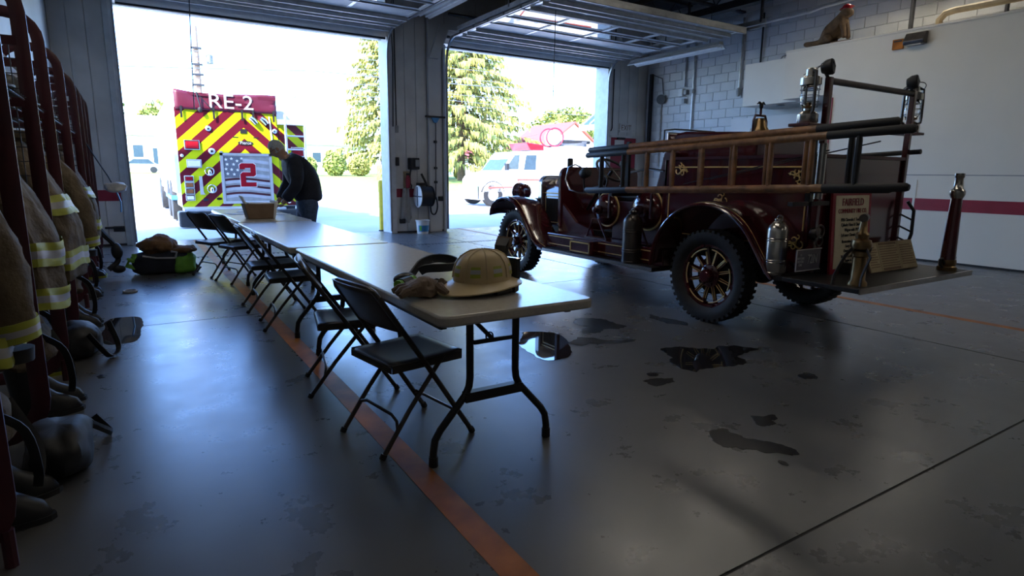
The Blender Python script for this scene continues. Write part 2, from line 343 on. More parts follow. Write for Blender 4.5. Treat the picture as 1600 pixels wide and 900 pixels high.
# ================================================================== OPEN SECTIONAL DOORS
def sectional(x0,x1,label):
    t=thing('sectional_door',label,'garage door',((x0+x1)/2,12.0,4.0),group='open overhead doors')
    L=.566; n=7
    for i in range(n):
        y1=12.03-i*L; y0=y1-L+.006
        s_=None
        if i in (3,4):
            b=B(); b.box(x0,x1,y0,y0+.09,4.05,4.1).box(x0,x1,y1-.09,y1,4.05,4.1)
            m=4
            for k in range(m+1):
                xx=x0+(x1-x0)*k/m; b.box(max(x0,xx-.07),min(x1,xx+.07),y0,y1,4.05,4.1)
            s_=b.obj('door_section','doorsec',t)
            for k in range(m):
                a=x0+(x1-x0)*k/m+.07; c=x0+(x1-x0)*(k+1)/m-.07
                B().box(a,c,y0+.09,y1-.09,4.056,4.064).obj('window_pane','pane',s_)
        else:
            s_=B().box(x0,x1,y0,y1,4.05,4.1).obj('door_section','doorsec',t)
        for k in range(5):
            xx=x0+(x1-x0)*k/4; xx=min(max(xx,x0+.03),x1-.03)
            B().box(xx-.03,xx+.03,y0+.01,y1-.01,4.042,4.05).obj('stile','alu',s_)
        zs=4.03 if i in (2,3,4) else 3.985
        b=B(); b.box(x0,x1,y0,y0+.008,zs,4.05).box(x0,x1,y0,y0+.05,zs,zs+.007)
        if i not in (2,3,4): b.box(x0,x1,y1-.2,y1-.192,3.985,4.05).box(x0,x1,y1-.2,y1-.15,3.985,3.992)
        b.obj('strut','strut',s_)
    B().box(x0,x1,12.03,12.07,3.9,4.1).obj('bottom_rail','alu',t)
    B().tube([(x0,12.06,3.885),(x1,12.06,3.885)],.022,6).obj('seal','black',t)
    for xx,sg in ((x0-.05,-1),(x1+.05,1)):
        pts=[(xx,12.12,.05),(xx,12.12,3.55)]+[(xx,12.12-.42*(1-math.cos(a)),3.55+.5*math.sin(a)) for a in [PI/2*k/6 for k in range(1,7)]]+[(xx,7.7,4.08)]
        B().tube(pts,.032,4,flat=(1,.7)).obj('track','rail',t)
        B().box(xx-.015,xx+.015,7.7,11.6,4.12,4.2).obj('track_angle','galv',t)
        for y in (7.8,9.6): B().box(xx-.02,xx+.02,y-.02,y+.02,4.15,ZC).obj('hanger','steel',t)
        for i in range(n+1):
            y=12.03-i*L
            B().cyl((xx-.05*sg*0-.03*sg,y,4.07),(xx+.02*sg,y,4.07),.03,n=8).obj('roller','steel',t)
    B().tube([(x0,12.1,4.55),(x1,12.1,4.55)],.03,8).obj('torsion_shaft','steel',t)
    for k in (.3,.6): B().tube([(x0+(x1-x0)*k,12.1,4.55),(x0+(x1-x0)*(k+.15),12.1,4.55)],.06,10).obj('spring','steel',t)
    xm=(x0+x1)/2
    b=B(); b.box(xm-.04,xm+.04,7.4,12.0,4.32,4.38); b.obj('opener_rail','steel',t)
    B().box(xm-.2,xm+.2,7.0,7.5,4.25,4.55).obj('opener_motor','drk',t,bevel=.02)
    return t
sectional(.06,4.56,'open overhead door with ribbed underside above the striped rescue truck')
sectional(5.98,10.39,'open overhead door with reflecting window rows above the white pickup')
# ================================================================== ANTIQUE FIRE ENGINE (front towards the doors, +y)
FE=thing('antique_fire_engine','dark maroon antique open fire engine with gold pinstripes and wooden ladders','fire engine',(5.05,4.5,0))
def scroll(cx,cy,sx,sz,x,parent):      # gilded corner scroll on a side panel, plane x = const
    b=B()
    for (dy,dz,r,a0,a1) in ((0,0,.03,.3,5.2),(.045,.035,.022,-1.5,3.4),(.05,-.02,.018,1,5.6),(.085,.0,.02,-2,2.4),(.02,.06,.016,0,4.5)):
        b.torus((x,cx+dy*sx,cy+dz*sz),(1,0,0),r,.0055,n=10,m=5,a0=a0,a1=a1)
    b.tube([(x,cx+.0*sx,cy-.03*sz),(x,cx+.06*sx,cy+.01*sz),(x,cx+.12*sx,cy-.005*sz)],[.006,.009,.003],5)
    return b.obj('gold_scroll','gold',parent,smooth=True)
# --- wheels
def wheel(name):
    b=B(); b.lathe([(.262,-.05),(.285,-.055),(.285,.055),(.262,.05),(.25,.03),(.25,-.03),(.262,-.05)],ax=(1,0,0),n=40,cap=False)
    w_=b.obj(name,'red',None,smooth=True)
    b=B(); b.lathe([(.275,-.052),(.30,-.075),(.345,-.093),(.385,-.086),(.405,-.06),(.412,0),(.405,.06),(.385,.086),(.345,.093),(.30,.075),(.275,.052),(.275,-.052)],ax=(1,0,0),n=56,cap=False)
    for k in range(44):
        a=2*PI*k/44
        for sx in (-1,1):
            b.M=Matrix.Rotation(a+(.07 if sx>0 else 0),4,'X'); b.box(sx*.062-.025,sx*.062+.025,-.014,.014,.385,.4075); b.M=None
    b.obj('tyre','rubber',w_,smooth=True,local=True)
    sp=None; st=None
    for k in range(12):
        a=2*PI*(k+.5)/12
        if sp is None:
            sb=B(); sb.tube([(0,0,.08),(0,0,.13),(0,0,.22),(0,0,.258)],[.022,.021,.018,.024],8,flat=(1,1.1)); sp=sb.obj('spoke','red',w_,smooth=True,local=True); o=sp
            gb=B(); gb.tube([(-.0235,0,.1),(-.019,0,.215)],.004,5); gb.tube([(-.012,.017,.1),(-.012,.014,.215)],.004,5); st=gb.obj('spoke_stripe','gold',w_,local=True); q=st
        else:
            o=sp.copy(); C.objects.link(o); q=st.copy(); C.objects.link(q)
        o.rotation_euler=(a,0,0); q.rotation_euler=(a,0,0)
    b=B()
    for k in range(6): b.torus((-.052,0,0),(1,0,0),.238,.006,n=8,m=5,a0=2*PI*k/6+.12,a1=2*PI*(k+1)/6-.12)
    b.obj('rim_stripe','gold',w_,local=True)
    b=B(); b.lathe([(.105,.03),(.105,-.035),(.09,-.045),(.06,-.05),(.058,-.09),(.045,-.105),(0,-.108)],ax=(1,0,0),n=24)
    b.obj('hub','red',w_,smooth=True,local=True); b=B()
    for k in range(6):
        a=2*PI*k/6; b.cyl((-.04,.082*math.cos(a),.082*math.sin(a)),(-.058,.082*math.cos(a),.082*math.sin(a)),.01,n=6)
        b.cyl((-.06,.272*math.cos(a+.26),.272*math.sin(a+.26)),(-.04,.272*math.cos(a+.26),.272*math.sin(a+.26)),.016,n=6)
    b.obj('wheel_bolts','red',w_,local=True)['kind']='stuff'
    b=B(); b.lathe([(.17,.02),(.17,.09),(.05,.1)],ax=(1,0,0),n=24); b.obj('brake_drum','black',w_,smooth=True,local=True)
    return w_
w0=wheel('wheel')
for i,(x,y,fl_) in enumerate(((4.29,3.5,0),(4.29,6.63,0),(5.76,3.5,1),(5.76,6.63,1))):
    o=w0 if i==0 else copy_tree(w0)
    o.parent=FE; o.location=Vector((x,y,.412))-FE.location; o.rotation_euler=(random.uniform(0,1)*0+.26*(i%2),0,PI if fl_ else 0)
for y in (3.5,6.63):
    b=B(); b.cyl((4.35,y,.412),(5.7,y,.412),.035); 
    if y<4: b.ell((5.02,y,.41),(.14,.13,.13))
    b.obj('axle','black',FE,smooth=True)
b=B()
for x in (4.72,5.36): b.box(x-.03,x+.03,2.5,7.0,.52,.62)
b.obj('chassis_rail','black',FE)
# --- fenders
def fender(path,x0,x1,name,mir=False):
    n=len(path)
    for side in (0,1):
        a,c=(x0,x1) if side==0 else (10.05-x0,10.05-x1)
        def P(u,v):
            i=min(int(u*(n-1)),n-2); t=u*(n-1)-i
            y=path[i][0]*(1-t)+path[i+1][0]*t; z=path[i][1]*(1-t)+path[i+1][1]*t
            dy=path[i+1][0]-path[i][0]; dz=path[i+1][1]-path[i][1]; L=math.hypot(dy,dz); ny,nz=-dz/L,dy/L
            if nz<0 and abs(nz)>.2: ny,nz=-ny,-nz
            k=.028*math.sin(PI*min(1,v*1.15))
            return (a+(c-a)*v, y+ny*k*0, z+k*.8)
        f=B().grid(P,n*3-3,8).obj(name,'red',FE,smooth=True,solid=.012)
        pts=[(a,p[0],p[1]) for p in path]
        B().tube(pts,.013,6).obj('edge_bead','red',f,smooth=True)
        pts=[(a+(c-a)*.14,)+P(i/(n*2),.14)[1:] for i in range(n*2+1)]
        B().tube([(p[0],p[1],p[2]+.008) for p in pts],.004,4).obj('pinstripe','gold',f)
rear=[(4.09,.44)]+[(3.5+.585*math.cos(a),.455+.585*math.sin(a)) for a in [math.radians(q) for q in range(8,150,9)]]+[(2.93,.66),(2.86,.56),(2.80,.5)]
fender(rear,4.12,4.5,'rear_fender')
front=[(7.12,.72),(7.11,.80),(7.04,.88),(6.93,.94),(6.8,.968),(6.68,.965),(6.56,.93),(6.45,.865),(6.36,.78),(6.27,.68),(6.18,.57),(6.1,.49),(6.0,.43),(5.88,.40)]
fender(front,4.12,4.52,'front_fender')
# --- running boards, sills
for s in (0,1):
    def X(a): return a if s==0 else 10.05-a
    def bx(a,c,*r): return B().box(min(X(a),X(c)),max(X(a),X(c)),*r)
    r_=bx(4.12,4.55,4.06,5.98,.375,.415).obj('running_board','black',FE,bevel=.006)
    bx(4.115,4.122,4.06,5.98,.38,.41).obj('board_edge','nickel',r_)
    sl_=bx(4.24,4.6,4.04,5.95,.415,.585).obj('sill','red',FE,bevel=.012)
    for z in (.455,.548): bx(4.232,4.241,4.1,5.9,z,z+.009).obj('pinstripe','gold',sl_)
tb=B(); tb.prism(rrect(4.13,4.30,4.98,5.36,.03,2),'z',.416,.565); tb=tb.obj('step_box','red',FE,bevel=.006)
b=B(); y0,y1,z0,z1=5.0,5.34,.435,.55
b.box(4.122,4.13,y0,y1,z0,z0+.014).box(4.122,4.13,y0,y1,z1-.014,z1).box(4.122,4.13,y0,y0+.014,z0,z1).box(4.122,4.13,y1-.014,y1,z0,z1); b.obj('gold_frame','gold',tb)
# --- cowl, hood, radiator
b=B(); b.prism(rrect(4.40,5.65,.58,1.365,.11,5),'y',5.90,5.96); b.obj('firewall','red',FE,bevel=.01)
b=B(); b.prism([(5.96,.58),(5.3,.58),(5.35,.66),(5.62,.72),(5.96,.98)],'x',4.42,4.46); b.obj('cowl_side','red',FE)
b=B(); b.prism([(5.96,.58),(5.3,.58),(5.35,.66),(5.62,.72),(5.96,.98)],'x',5.59,5.63); b.obj('cowl_side','red',FE)
hp=[(4.62,.62),(4.62,1.06),(4.66,1.14),(4.75,1.195),(4.9,1.225),(5.02,1.23),(5.14,1.225),(5.29,1.195),(5.38,1.14),(5.42,1.06),(5.42,.62)]
hd=B().prism(hp,'y',5.96,6.56).obj('hood','red',FE,smooth=True,bevel=.008)
B().box(4.612,4.621,5.98,6.54,1.03,1.042).box(4.612,4.621,6.0,6.52,.66,.67).box(4.612,4.621,6.0,6.01,.66,1.0).box(4.612,4.621,6.51,6.52,.66,1.0).box(4.612,4.621,6.0,6.52,.99,1.0).obj('pinstripe','gold',hd)
b=B()
for k in range(9): b.obox((4.615,6.05+k*.053,.83),(.02,.035,.28),(0,0,.35))
b.obj('louvers','black',hd)
b=B(); b.prism(rrect(4.58,5.46,.6,1.26,.12,5),'y',6.56,6.66); ra=b.obj('radiator_shell','nickel',FE,bevel=.015)
B().box(4.66,5.38,6.655,6.67,.66,1.14).obj('radiator_core','black',ra)
B().lathe([(.045,0),(.045,.03),(.02,.04),(.02,.07),(.035,.09),(0,.11)],(5.02,6.61,1.26),n=14).obj('radiator_cap','nickel',ra)
b=B(); b.cyl((4.4,7.0,.93),(5.64,7.0,.93),.018); b.ell((4.72,7.0,.93),(.035,.035,.035)); b.ell((5.32,7.0,.93),(.035,.035,.035)); b.obj('lamp_bar','black',FE,smooth=True)
for x in (4.57,5.47):
    h=B().lathe([(.0,-.06),(.07,-.055),(.105,-.03),(.112,.0),(.112,.09),(.118,.1),(.118,.115)],(x,6.98,1.035),(0,1,0),n=24).obj('headlamp','red',FE,smooth=True)
    B().lathe([(.108,.0),(.09,.012),(0,.022)],(x,7.092,1.035),(0,1,0),n=24).obj('lens','glass',h,smooth=True)
    B().torus((x,7.09,1.035),(0,1,0),.116,.009).obj('lamp_rim','nickel',h,smooth=True)
b=B(); b.box(4.5,5.55,7.12,7.15,.5,.57); 
for x in (4.75,5.3): b.box(x-.03,x+.03,6.6,7.13,.5,.56)
b.obj('front_bumper','black',FE)
# --- driving controls
b=B(); b.torus((4.78,5.42,1.33),(0,-.62,.78),.2,.016,n=30); sw=b.obj('steering_wheel','black',FE,smooth=True)
b=B()
for k in range(4):
    a=k*PI/2; u=Vector((1,0,0)); v=Vector((0,-.62,.78)).cross(u); q=Vector((4.78,5.42,1.33))+u*.2*math.cos(a)+v*.2*math.sin(a); b.cyl((4.78,5.42,1.33),q,.009,n=6)
b.cyl((4.78,5.42,1.33),(4.78,5.86,.85),.02); b.obj('steering_column','black',sw,smooth=True)
b=B(); b.tube([(4.47,5.62,1.36),(4.45,5.7,1.39),(4.43,5.8,1.36),(4.42,5.84,1.22),(4.42,5.76,1.1),(4.44,5.62,1.07),(4.5,5.5,1.07)],.009,6); b.obj('grab_hoop','nickel',FE,smooth=True)
b=B(); b.lathe([(.055,0),(.06,.03),(.06,.09),(.045,.11),(.0,.12)],(4.5,5.62,1.28),(0,-1,.3),n=16); b.cyl((4.5,5.6,1.26),(4.52,5.6,1.08),.012); b.obj('cowl_lamp','black',FE,smooth=True)
b=B(); b.lathe([(.02,0),(.09,.02),(.1,.06),(.02,.08)],(4.52,5.3,1.08),(0,0,1),n=16); b.cyl((4.52,5.3,.9),(4.52,5.3,1.1),.03); b.torus((4.5,5.25,1.2),(1,0,0),.07,.012,n=14); b.obj('valve_handwheel','black',FE,smooth=True)
B().lathe([(.035,0),(.035,.1),(.02,.11)],(4.55,5.93,1.36),n=12).obj('siren_knob','black',FE)
b=B(); b.ell((4.47,5.93,1.2),(.022,.022,.022)); b.ell((4.47,5.98,1.24),(.02,.02,.028)); b.obj('valve_knob','black',FE)
# --- seat
B().box(4.48,5.57,4.34,5.05,.585,1.0).obj('seat_box','maroon',FE,bevel=.01)
B().box(4.5,5.55,4.42,5.02,1.0,1.14).obj('seat_cushion','black',FE,bevel=.04)
b=B(); b.prism([(4.46,1.1),(4.34,1.1),(4.24,1.5),(4.3,1.52),(4.36,1.5)],'x',4.5,5.55); b.obj('seat_backrest','maroon',FE,bevel=.02)
b=B(); b.tube([(4.47,4.95,1.13),(4.46,4.8,1.3),(4.46,4.5,1.34),(4.46,4.3,1.32)],.014,6); b.obj('seat_rail','nickel',FE)
# --- chemical tanks lying across, domed ends
for y,z,r in ((5.12,.90,.178),(4.5,.93,.2)):
    b=B(); b.lathe([(r*.99,1.06),(r,.0),(r*.93,-.045),(r*.75,-.09),(r*.45,-.118),(.0,-.128)],(4.47,y,z),(1,0,0),n=32)
    t_=b.obj('chemical_tank','red',FE,smooth=True)
    B().torus((4.468,y,z),(1,0,0),r+.006,.011,n=36).obj('gold_rim','gold',t_,smooth=True)
    b=B(); b.lathe([(.05,0),(.05,-.03),(.03,-.045),(.03,-.09),(.0,-.1)],(4.36,y,z),(1,0,0),n=16); b.obj('tank_valve','maroon',t_,smooth=True)
    b=B(); b.tube([(4.32,y+.17,.585),(4.3,y+.05,z-.1),(4.3,y-.05,z-.1),(4.32,y-.17,.585)],.011,6); b.box(4.3,4.36,y-.19,y+.19,.585,.595); b.obj('tank_cradle','maroon',t_,smooth=True)
    b=B(); b.box(4.35,4.372,y-.16,y-.135,z-.08,z+.17); b.obj('tank_strap','maroon',t_)
# --- hose body
B().box(4.45,5.65,2.68,4.3,.6,1.17).obj('body_box','red',FE,bevel=.012)
b=B(); b.box(4.45,4.49,2.68,4.28,1.17,1.43).box(5.61,5.65,2.68,4.28,1.17,1.43).box(4.45,5.65,2.68,2.72,1.17,1.43).box(4.45,5.65,4.24,4.28,1.17,1.43); hb=b.obj('hose_bed','red',FE,bevel=.008)
B().box(4.436,4.45,2.66,4.3,1.425,1.45).box(5.65,5.664,2.66,4.3,1.425,1.45).box(4.44,5.66,2.66,2.682,1.425,1.45).obj('bed_rail','maroon',hb)
B().box(4.443,4.45,2.80,4.15,1.35,1.362).obj('pinstripe','gold',hb)
b=B(); b.box(4.443,4.45,4.2,4.21,.72,1.13).box(4.443,4.45,2.86,4.06,.73,.738).box(4.443,4.45,2.78,2.79,.86,1.12); b.obj('body_pinstripe','gold',FE)
scroll(4.17,.72,-1,1,4.443,FE); scroll(2.80,.75,1,1,4.443,FE); scroll(4.1,1.32,-1,1,4.443,FE); scroll(3.55,1.06,1,1,4.443,FE); scroll(2.83,1.3,1,-1,4.443,FE)
B().box(4.47,5.63,2.7,4.26,1.17,1.25).obj('hose_load','cloth',FE)
b=B(); b.prism([(4.36,1.14),(4.38,1.62),(4.33,1.685),(4.22,1.70),(3.45,1.66),(3.40,1.6),(3.40,1.14)],'x',4.62,5.42); b.obj('tool_cabinet','red',FE,bevel=.025)
b=B(); b.box(4.58,5.0,4.385,4.405,1.56,1.70); b.obj('cabinet_mirror','chrome',FE,bevel=.01)
b=B(); b.tube([(4.56,4.42,1.5),(4.56,4.42,1.72),(4.7,4.42,1.735),(5.3,4.42,1.735)],.008,6); b.obj('mirror_frame','black',FE)
B().lathe([(.03,0),(.04,.02),(.04,.06),(.0,.07)],(4.56,5.0,1.36),n=12).obj('horn_bulb','black',FE)
# bell with bracket and finial
b=B(); b.lathe([(.085,0),(.08,.02),(.06,.05),(.055,.09),(.04,.115),(.0,.12)],(5.0,3.66,1.69),n=20); be=b.obj('bell','brass',FE,smooth=True)
b=B(); b.tube([(4.9,3.66,1.665),(4.905,3.66,1.78),(4.93,3.66,1.83),(5.07,3.66,1.83),(5.095,3.66,1.78),(5.1,3.66,1.665)],.011,6); b.cyl((5,3.66,1.83),(5,3.66,1.9),.012); b.obj('bell_bracket','maroon',be)
b=B(); b.ell((5,3.66,1.915),(.02,.02,.03)); b.tube([(4.94,3.66,1.93),(4.97,3.66,1.945),(5,3.66,1.93),(5.03,3.66,1.945),(5.06,3.66,1.93)],[.004,.012,.014,.012,.004],6); b.obj('eagle_finial','black',be)
# --- rear frame
for x in (4.42,5.66):
    st=B().box(x-.022,x+.022,2.655,2.70,.55,2.0).obj('stanchion','red',FE,bevel=.005)
    b=B(); b.lathe([(.0,0),(.035,.005),(.055,.04),(.058,.075),(.05,.085)],(x-.05,2.72,2.06),(.3,-1,.1),n=16); b.cyl((x,2.68,1.98),(x-.04,2.70,2.05),.012); b.obj('spot_lamp','black',st,smooth=True)
    B().lathe([(.045,0),(.0,.012)],(x-.025,2.637,2.068),(.3,-1,.1),n=16).obj('spot_lens','dkglass',st)
    sx=-1 if x<5 else 1
    B().obox((x+sx*.11,2.74,1.655),(.24,.17,.022)).obj('lantern_shelf','maroon',st,bevel=.004)
B().cyl((4.42,2.68,1.975),(5.66,2.68,1.975),.024).obj('cross_bar','darkmetal',FE,smooth=True)
b=B(); b.tube([(5.68,2.62,1.08),(5.72,2.58,1.0),(5.73,2.58,.8),(5.7,2.6,.66)],.014,6); 
for z in (.72,.82,.92): b.cyl((5.66,2.66,z+.05),(5.725,2.585,z),.008,n=5)
b.obj('rear_grab_rail','black',FE)
tbd=B().box(4.14,5.85,2.14,2.72,.495,.53).obj('tailboard','black',FE,bevel=.006)
b=B(); b.box(4.14,5.85,2.132,2.142,.492,.533); b.obj('tailboard_trim','nickel',tbd)
b=B(); b.box(4.14,4.5,2.72,2.82,.495,.53); b.obj('tailboard_wing','black',tbd)
b=B()
for x in (4.72,5.36): b.prism([(2.6,.44),(2.2,.47),(2.2,.495),(2.72,.495),(2.72,.4)],'x',x-.03,x+.03)
b.obj('tailboard_bracket','black',tbd)
# licence plate with tail lamp
lp=B().box(4.14,4.45,2.62,2.628,.585,.745).obj('licence_plate','plate',FE)
text('plate_number','72IN',.10,'silver',lp,(4.345,2.6185,.665),(PI/2,0,0),sx=.62)
text('plate_small','PA\nANTIQUE\nMOTOR\nCAR',.026,'silver',lp,(4.195,2.6185,.665),(PI/2,0,0),sx=.8,spacing=.95)
b=B(); b.box(4.14,4.45,2.614,2.62,.741,.747).box(4.14,4.45,2.614,2.62,.582,.588).box(4.136,4.142,2.614,2.62,.582,.747); b.obj('plate_frame','silver',lp)
b=B(); b.lathe([(.05,0),(.055,-.02),(.05,-.05),(.04,-.055)],(4.41,2.68,.85),(0,1,0),n=18); b.torus((4.41,2.62,.87),(0,1,0),.05,.008,n=20); b.torus((4.41,2.62,.8),(0,1,0),.04,.008,n=20); b.obj('tail_lamp','darkmetal',FE,smooth=True)
b=B(); b.tube([(4.44,2.74,.75),(4.43,2.74,.9),(4.445,2.76,1.15)],.006,5); b.obj('lamp_conduit','maroon',FE)
# pike pole on the far side and ropes
b=B(); b.tube([(5.75,2.60,1.5),(5.72,4.2,1.42)],.022,8); b.obj('pike_pole','black',FE)
for (a,c) in (((4.3,3.9,1.2),(4.3,2.55,1.47)),((4.3,3.6,1.25),(4.3,2.2,1.52))): B().tube([a,c],.005,5).obj('lashing_rope','black',FE)
for y in (2.62,4.55):
    B().box(4.0,4.46,y-.02,y+.02,1.07,1.1).obj('ladder_bracket','black',FE)
    B().box(4.2,4.23,y-.02,y+.02,1.07,1.6).obj('ladder_stay','black',FE)
b=B(); b.cyl((4.3,2.6,1.12),(4.3,2.6,1.52),.032); b.obj('play_pipe','nickel',FE,smooth=True)
b=B(); b.cyl((4.36,2.62,1.15),(4.36,2.62,1.42),.04,.02); b.obj('brass_nozzle','maroon',FE,smooth=True)
# --- ladders hung on the side
def ladder(x,y0,y1,dz,label,zl=1.13,zt=1.48,yo=0):
    L=thing('wooden_ladder',label,'ladder',(x,(y0+y1)/2,1.08),group='ladders on the fire engine')
    sl=.033
    for z,nm in ((zl,'rail'),(zt,'rail')):
        def Z(y): return z+dz+(5.0-y)*sl
        a=(x,y1,Z(y1)); c=(x,y0,Z(y0)); ya,yc=y1-.62,y0+.55
        r_=B().tube([(x,ya,Z(ya)),(x,yc,Z(yc))],.027,8,flat=(1.05,.8)).obj(nm,'wood',L,smooth=True)
        B().tube([(x,y1,Z(y1)-.002),(x,y1-.02,Z(y1)),(x,ya,Z(ya))],[.018,.028,.028],8,flat=(1.05,.8)).obj('painted_tip','black',r_,smooth=True)
        B().tube([(x,yc,Z(yc)),(x,y0+.02,Z(y0)),(x,y0,Z(y0)-.002)],[.028,.028,.018],8,flat=(1.05,.8)).obj('painted_tip','black',r_,smooth=True)
    k=0; y=y1-.24+yo
    while y>y0+.2:
        z0=zl+dz+(5.0-y)*sl; z1=zt+dz+(5.0-y)*sl
        m='black' if (y>y1-.6 or y<y0+.5) else 'wood'
        B().tube([(x,y,z0),(x,y,z0+.05),(x,y,(z0+z1)/2),(x,y,z1-.05),(x,y,z1)],[.016,.02,.022,.02,.016],8).obj('rung',m,L,smooth=True); y-=.318
    return L
ladder(4.03,1.86,4.98,-.01,'outer varnished wooden ladder with black tips, nearest on the fire engine')
ladder(4.125,2.0,5.06,.03,'inner varnished wooden ladder with black tips, tucked against the fire engine',zl=1.08,zt=1.5,yo=.02)
# --- soda-acid extinguishers
def exting(loc,m,h,r,label):
    t=thing('fire_extinguisher',label,'fire extinguisher',loc,group='antique extinguishers on the engine')
    B().lathe([(r*.97,0),(r,.01),(r,h*.78),(r*.9,h*.84),(r*.55,h*.92),(r*.35,h*.94),(r*.35,h*.97)],(0,0,0),n=28).obj('cylinder',m,t,smooth=True,local=True)
    for z in (.02,.22*h,.26*h,.6*h,.64*h): B().torus((0,0,z),(0,0,1),r+.001,.004,n=28,m=6).obj('band',m,t,smooth=True,local=True)
    B().lathe([(r*.42,h*.95),(r*.42,h*.98),(r*.2,h)],n=16).obj('cap',m,t,smooth=True,local=True)
    b=B(); b.torus((-.02,-.02,h*1.0),(1,0,0),.02,.005,n=12,m=5); b.torus((.025,0,h*.99),(0,1,0),.018,.005,n=12,m=5); b.obj('handle_ring','darkmetal',t,local=True)
    B().tube([(r*.7,0,h*.9),(r*1.25,0,h*.8),(r*1.2,.02,h*.3),(r*1.1,.04,h*.1)],.009,6).obj('hose','black',t,local=True)
    return t
exting((4.19,4.42,.415),'darkmetal',.52,.095,'tall dull dark metal extinguisher standing ahead of the rear wheel on the running board')
exting((4.20,2.83,.53),'nickel',.44,.08,'polished nickel extinguisher standing behind the rear wheel on the tailboard')
# --- lanterns
def lantern(loc,rz,label):
    t=thing('lantern',label,'lantern',loc,rz,group='kerosene lanterns on the engine')
    B().lathe([(.06,0),(.066,.01),(.066,.06),(.05,.075),(.03,.085),(.03,.1)],n=22).obj('fuel_tank','nickel',t,smooth=True,local=True)
    B().lathe([(.032,.105),(.05,.13),(.056,.17),(.05,.215),(.036,.245)],n=22,cap=False).obj('globe','glass',t,smooth=True,local=True,solid=.003)
    B().lathe([(.04,.1),(.045,.11),(.02,.125),(.015,.14)],n=16).obj('burner','brass',t,smooth=True,local=True)
    B().lathe([(.05,.245),(.066,.25),(.066,.295),(.05,.305),(.035,.31),(.035,.35),(.02,.36)],n=22).obj('hood','nickel',t,smooth=True,local=True)
    b=B()
    for s in (-1,1): b.tube([(s*.05,0,.06),(s*.085,0,.08),(s*.088,0,.12),(s*.085,0,.26),(s*.08,0,.33),(s*.03,0,.345)],.011,6)
    b.obj('side_tube','darkmetal',t,smooth=True,local=True)
    b=B()
    for z in (.14,.18,.22): b.torus((0,0,z),(0,0,1),.062,.0025,n=20,m=4)
    for k in range(4):
        a=PI/4+k*PI/2; b.cyl((.055*math.cos(a),.055*math.sin(a),.1),(.062*math.cos(a),.062*math.sin(a),.25),.0025,n=4)
    b.obj('wire_guard','darkmetal',t,local=True)
    B().torus((0,.02,.33),(0,.5,.8),.09,.0035,n=16,m=4,a0=-1.6,a1=1.6).obj('bail','darkmetal',t,local=True)
    t.scale=(1.1,1.1,1.1)
    return t
lantern((4.31,2.75,1.667),.9,'left lantern on the stanchion beside the leftmost ladder end of the engine')
lantern((5.83,2.75,1.667),-.4,'right lantern at the far rear corner of the engine')
# --- things on the tailboard
sg=thing('sign_board','framed wooden sign lettered with the fire company history leaning on the engine','sign',(4.84,2.62,.53))
def tilt(px,w_,z,parent=None): pass
b=B(); b.M=Matrix.Translation((4.84,2.6,.53))@Matrix.Rotation(-.06,4,'X'); b.box(-.275,.275,0,.02,0,.64); b.obj('backing','stripe',sg)
b=B(); b.M=Matrix.Translation((4.84,2.6,.53))@Matrix.Rotation(-.06,4,'X'); b.box(-.235,.235,-.004,0,.04,.61); b.obj('panel','cream',sg)
lines=[('FAIRFIELD',.082,.555,'stripe'),('COMMUNITY FIRE CO.',.05,.487,'stripe'),('1926 Chevrolet 1 Ton, Four',.036,.42,'drk'),('Cylinder Hose & Chemical',.036,.38,'drk'),('Wagon with 1919',.036,.34,'drk'),('LaFrance Chemical Tanks',.036,.30,'drk'),
 ('Restoration & Gold Leaf',.034,.25,'drk'),('Larry Spangler',.034,.213,'drk'),('Owner From 1990',.034,.176,'drk'),('The Fire Co Re-Purchased',.032,.13,'drk'),('Engine in 2010',.032,.098,'drk'),('Anniversary',.032,.066,'drk')]
for s_,sz,z,m in lines:
    ww={'FAIRFIELD':.85}.get(s_,.8)
    text('lettering',s_,sz,m,sg,(4.84,2.594+.06*z,.53+z),(PI/2-.06,0,0),sx=ww)
db=thing('document_board','yellowed three-panel document display leaning on the tailboard right of the sign','display board',(5.29,2.5,.53))
Mx=Matrix.Translation((5.30,2.47,.53))@Matrix.Rotation(-.35,4,'X')
b=B(); b.M=Mx; b.box(-.375,.375,0,.012,0,.245); b.obj('board','card',db)
for x0,x1 in ((-.37,-.2),(-.195,.12),(.125,.37)):
    b=B(); b.M=Mx; b.box(x0,x1,-.003,0,.004,.241); pg=b.obj('page','buff',db)
    b=B(); b.M=Mx
    for k in range(9): b.box(x0+.02,x1-.02-.03*(k%3==2),-.0045,-.003,.04+k*.02,.047+k*.02)
    if x0==-.195: b.box(x0+.02,x1-.02,-.0045,-.003,.008,.028); b.box(x0+.02,x1-.02,-.0045,-.003,.218,.236)
    b.obj('print','card',pg)
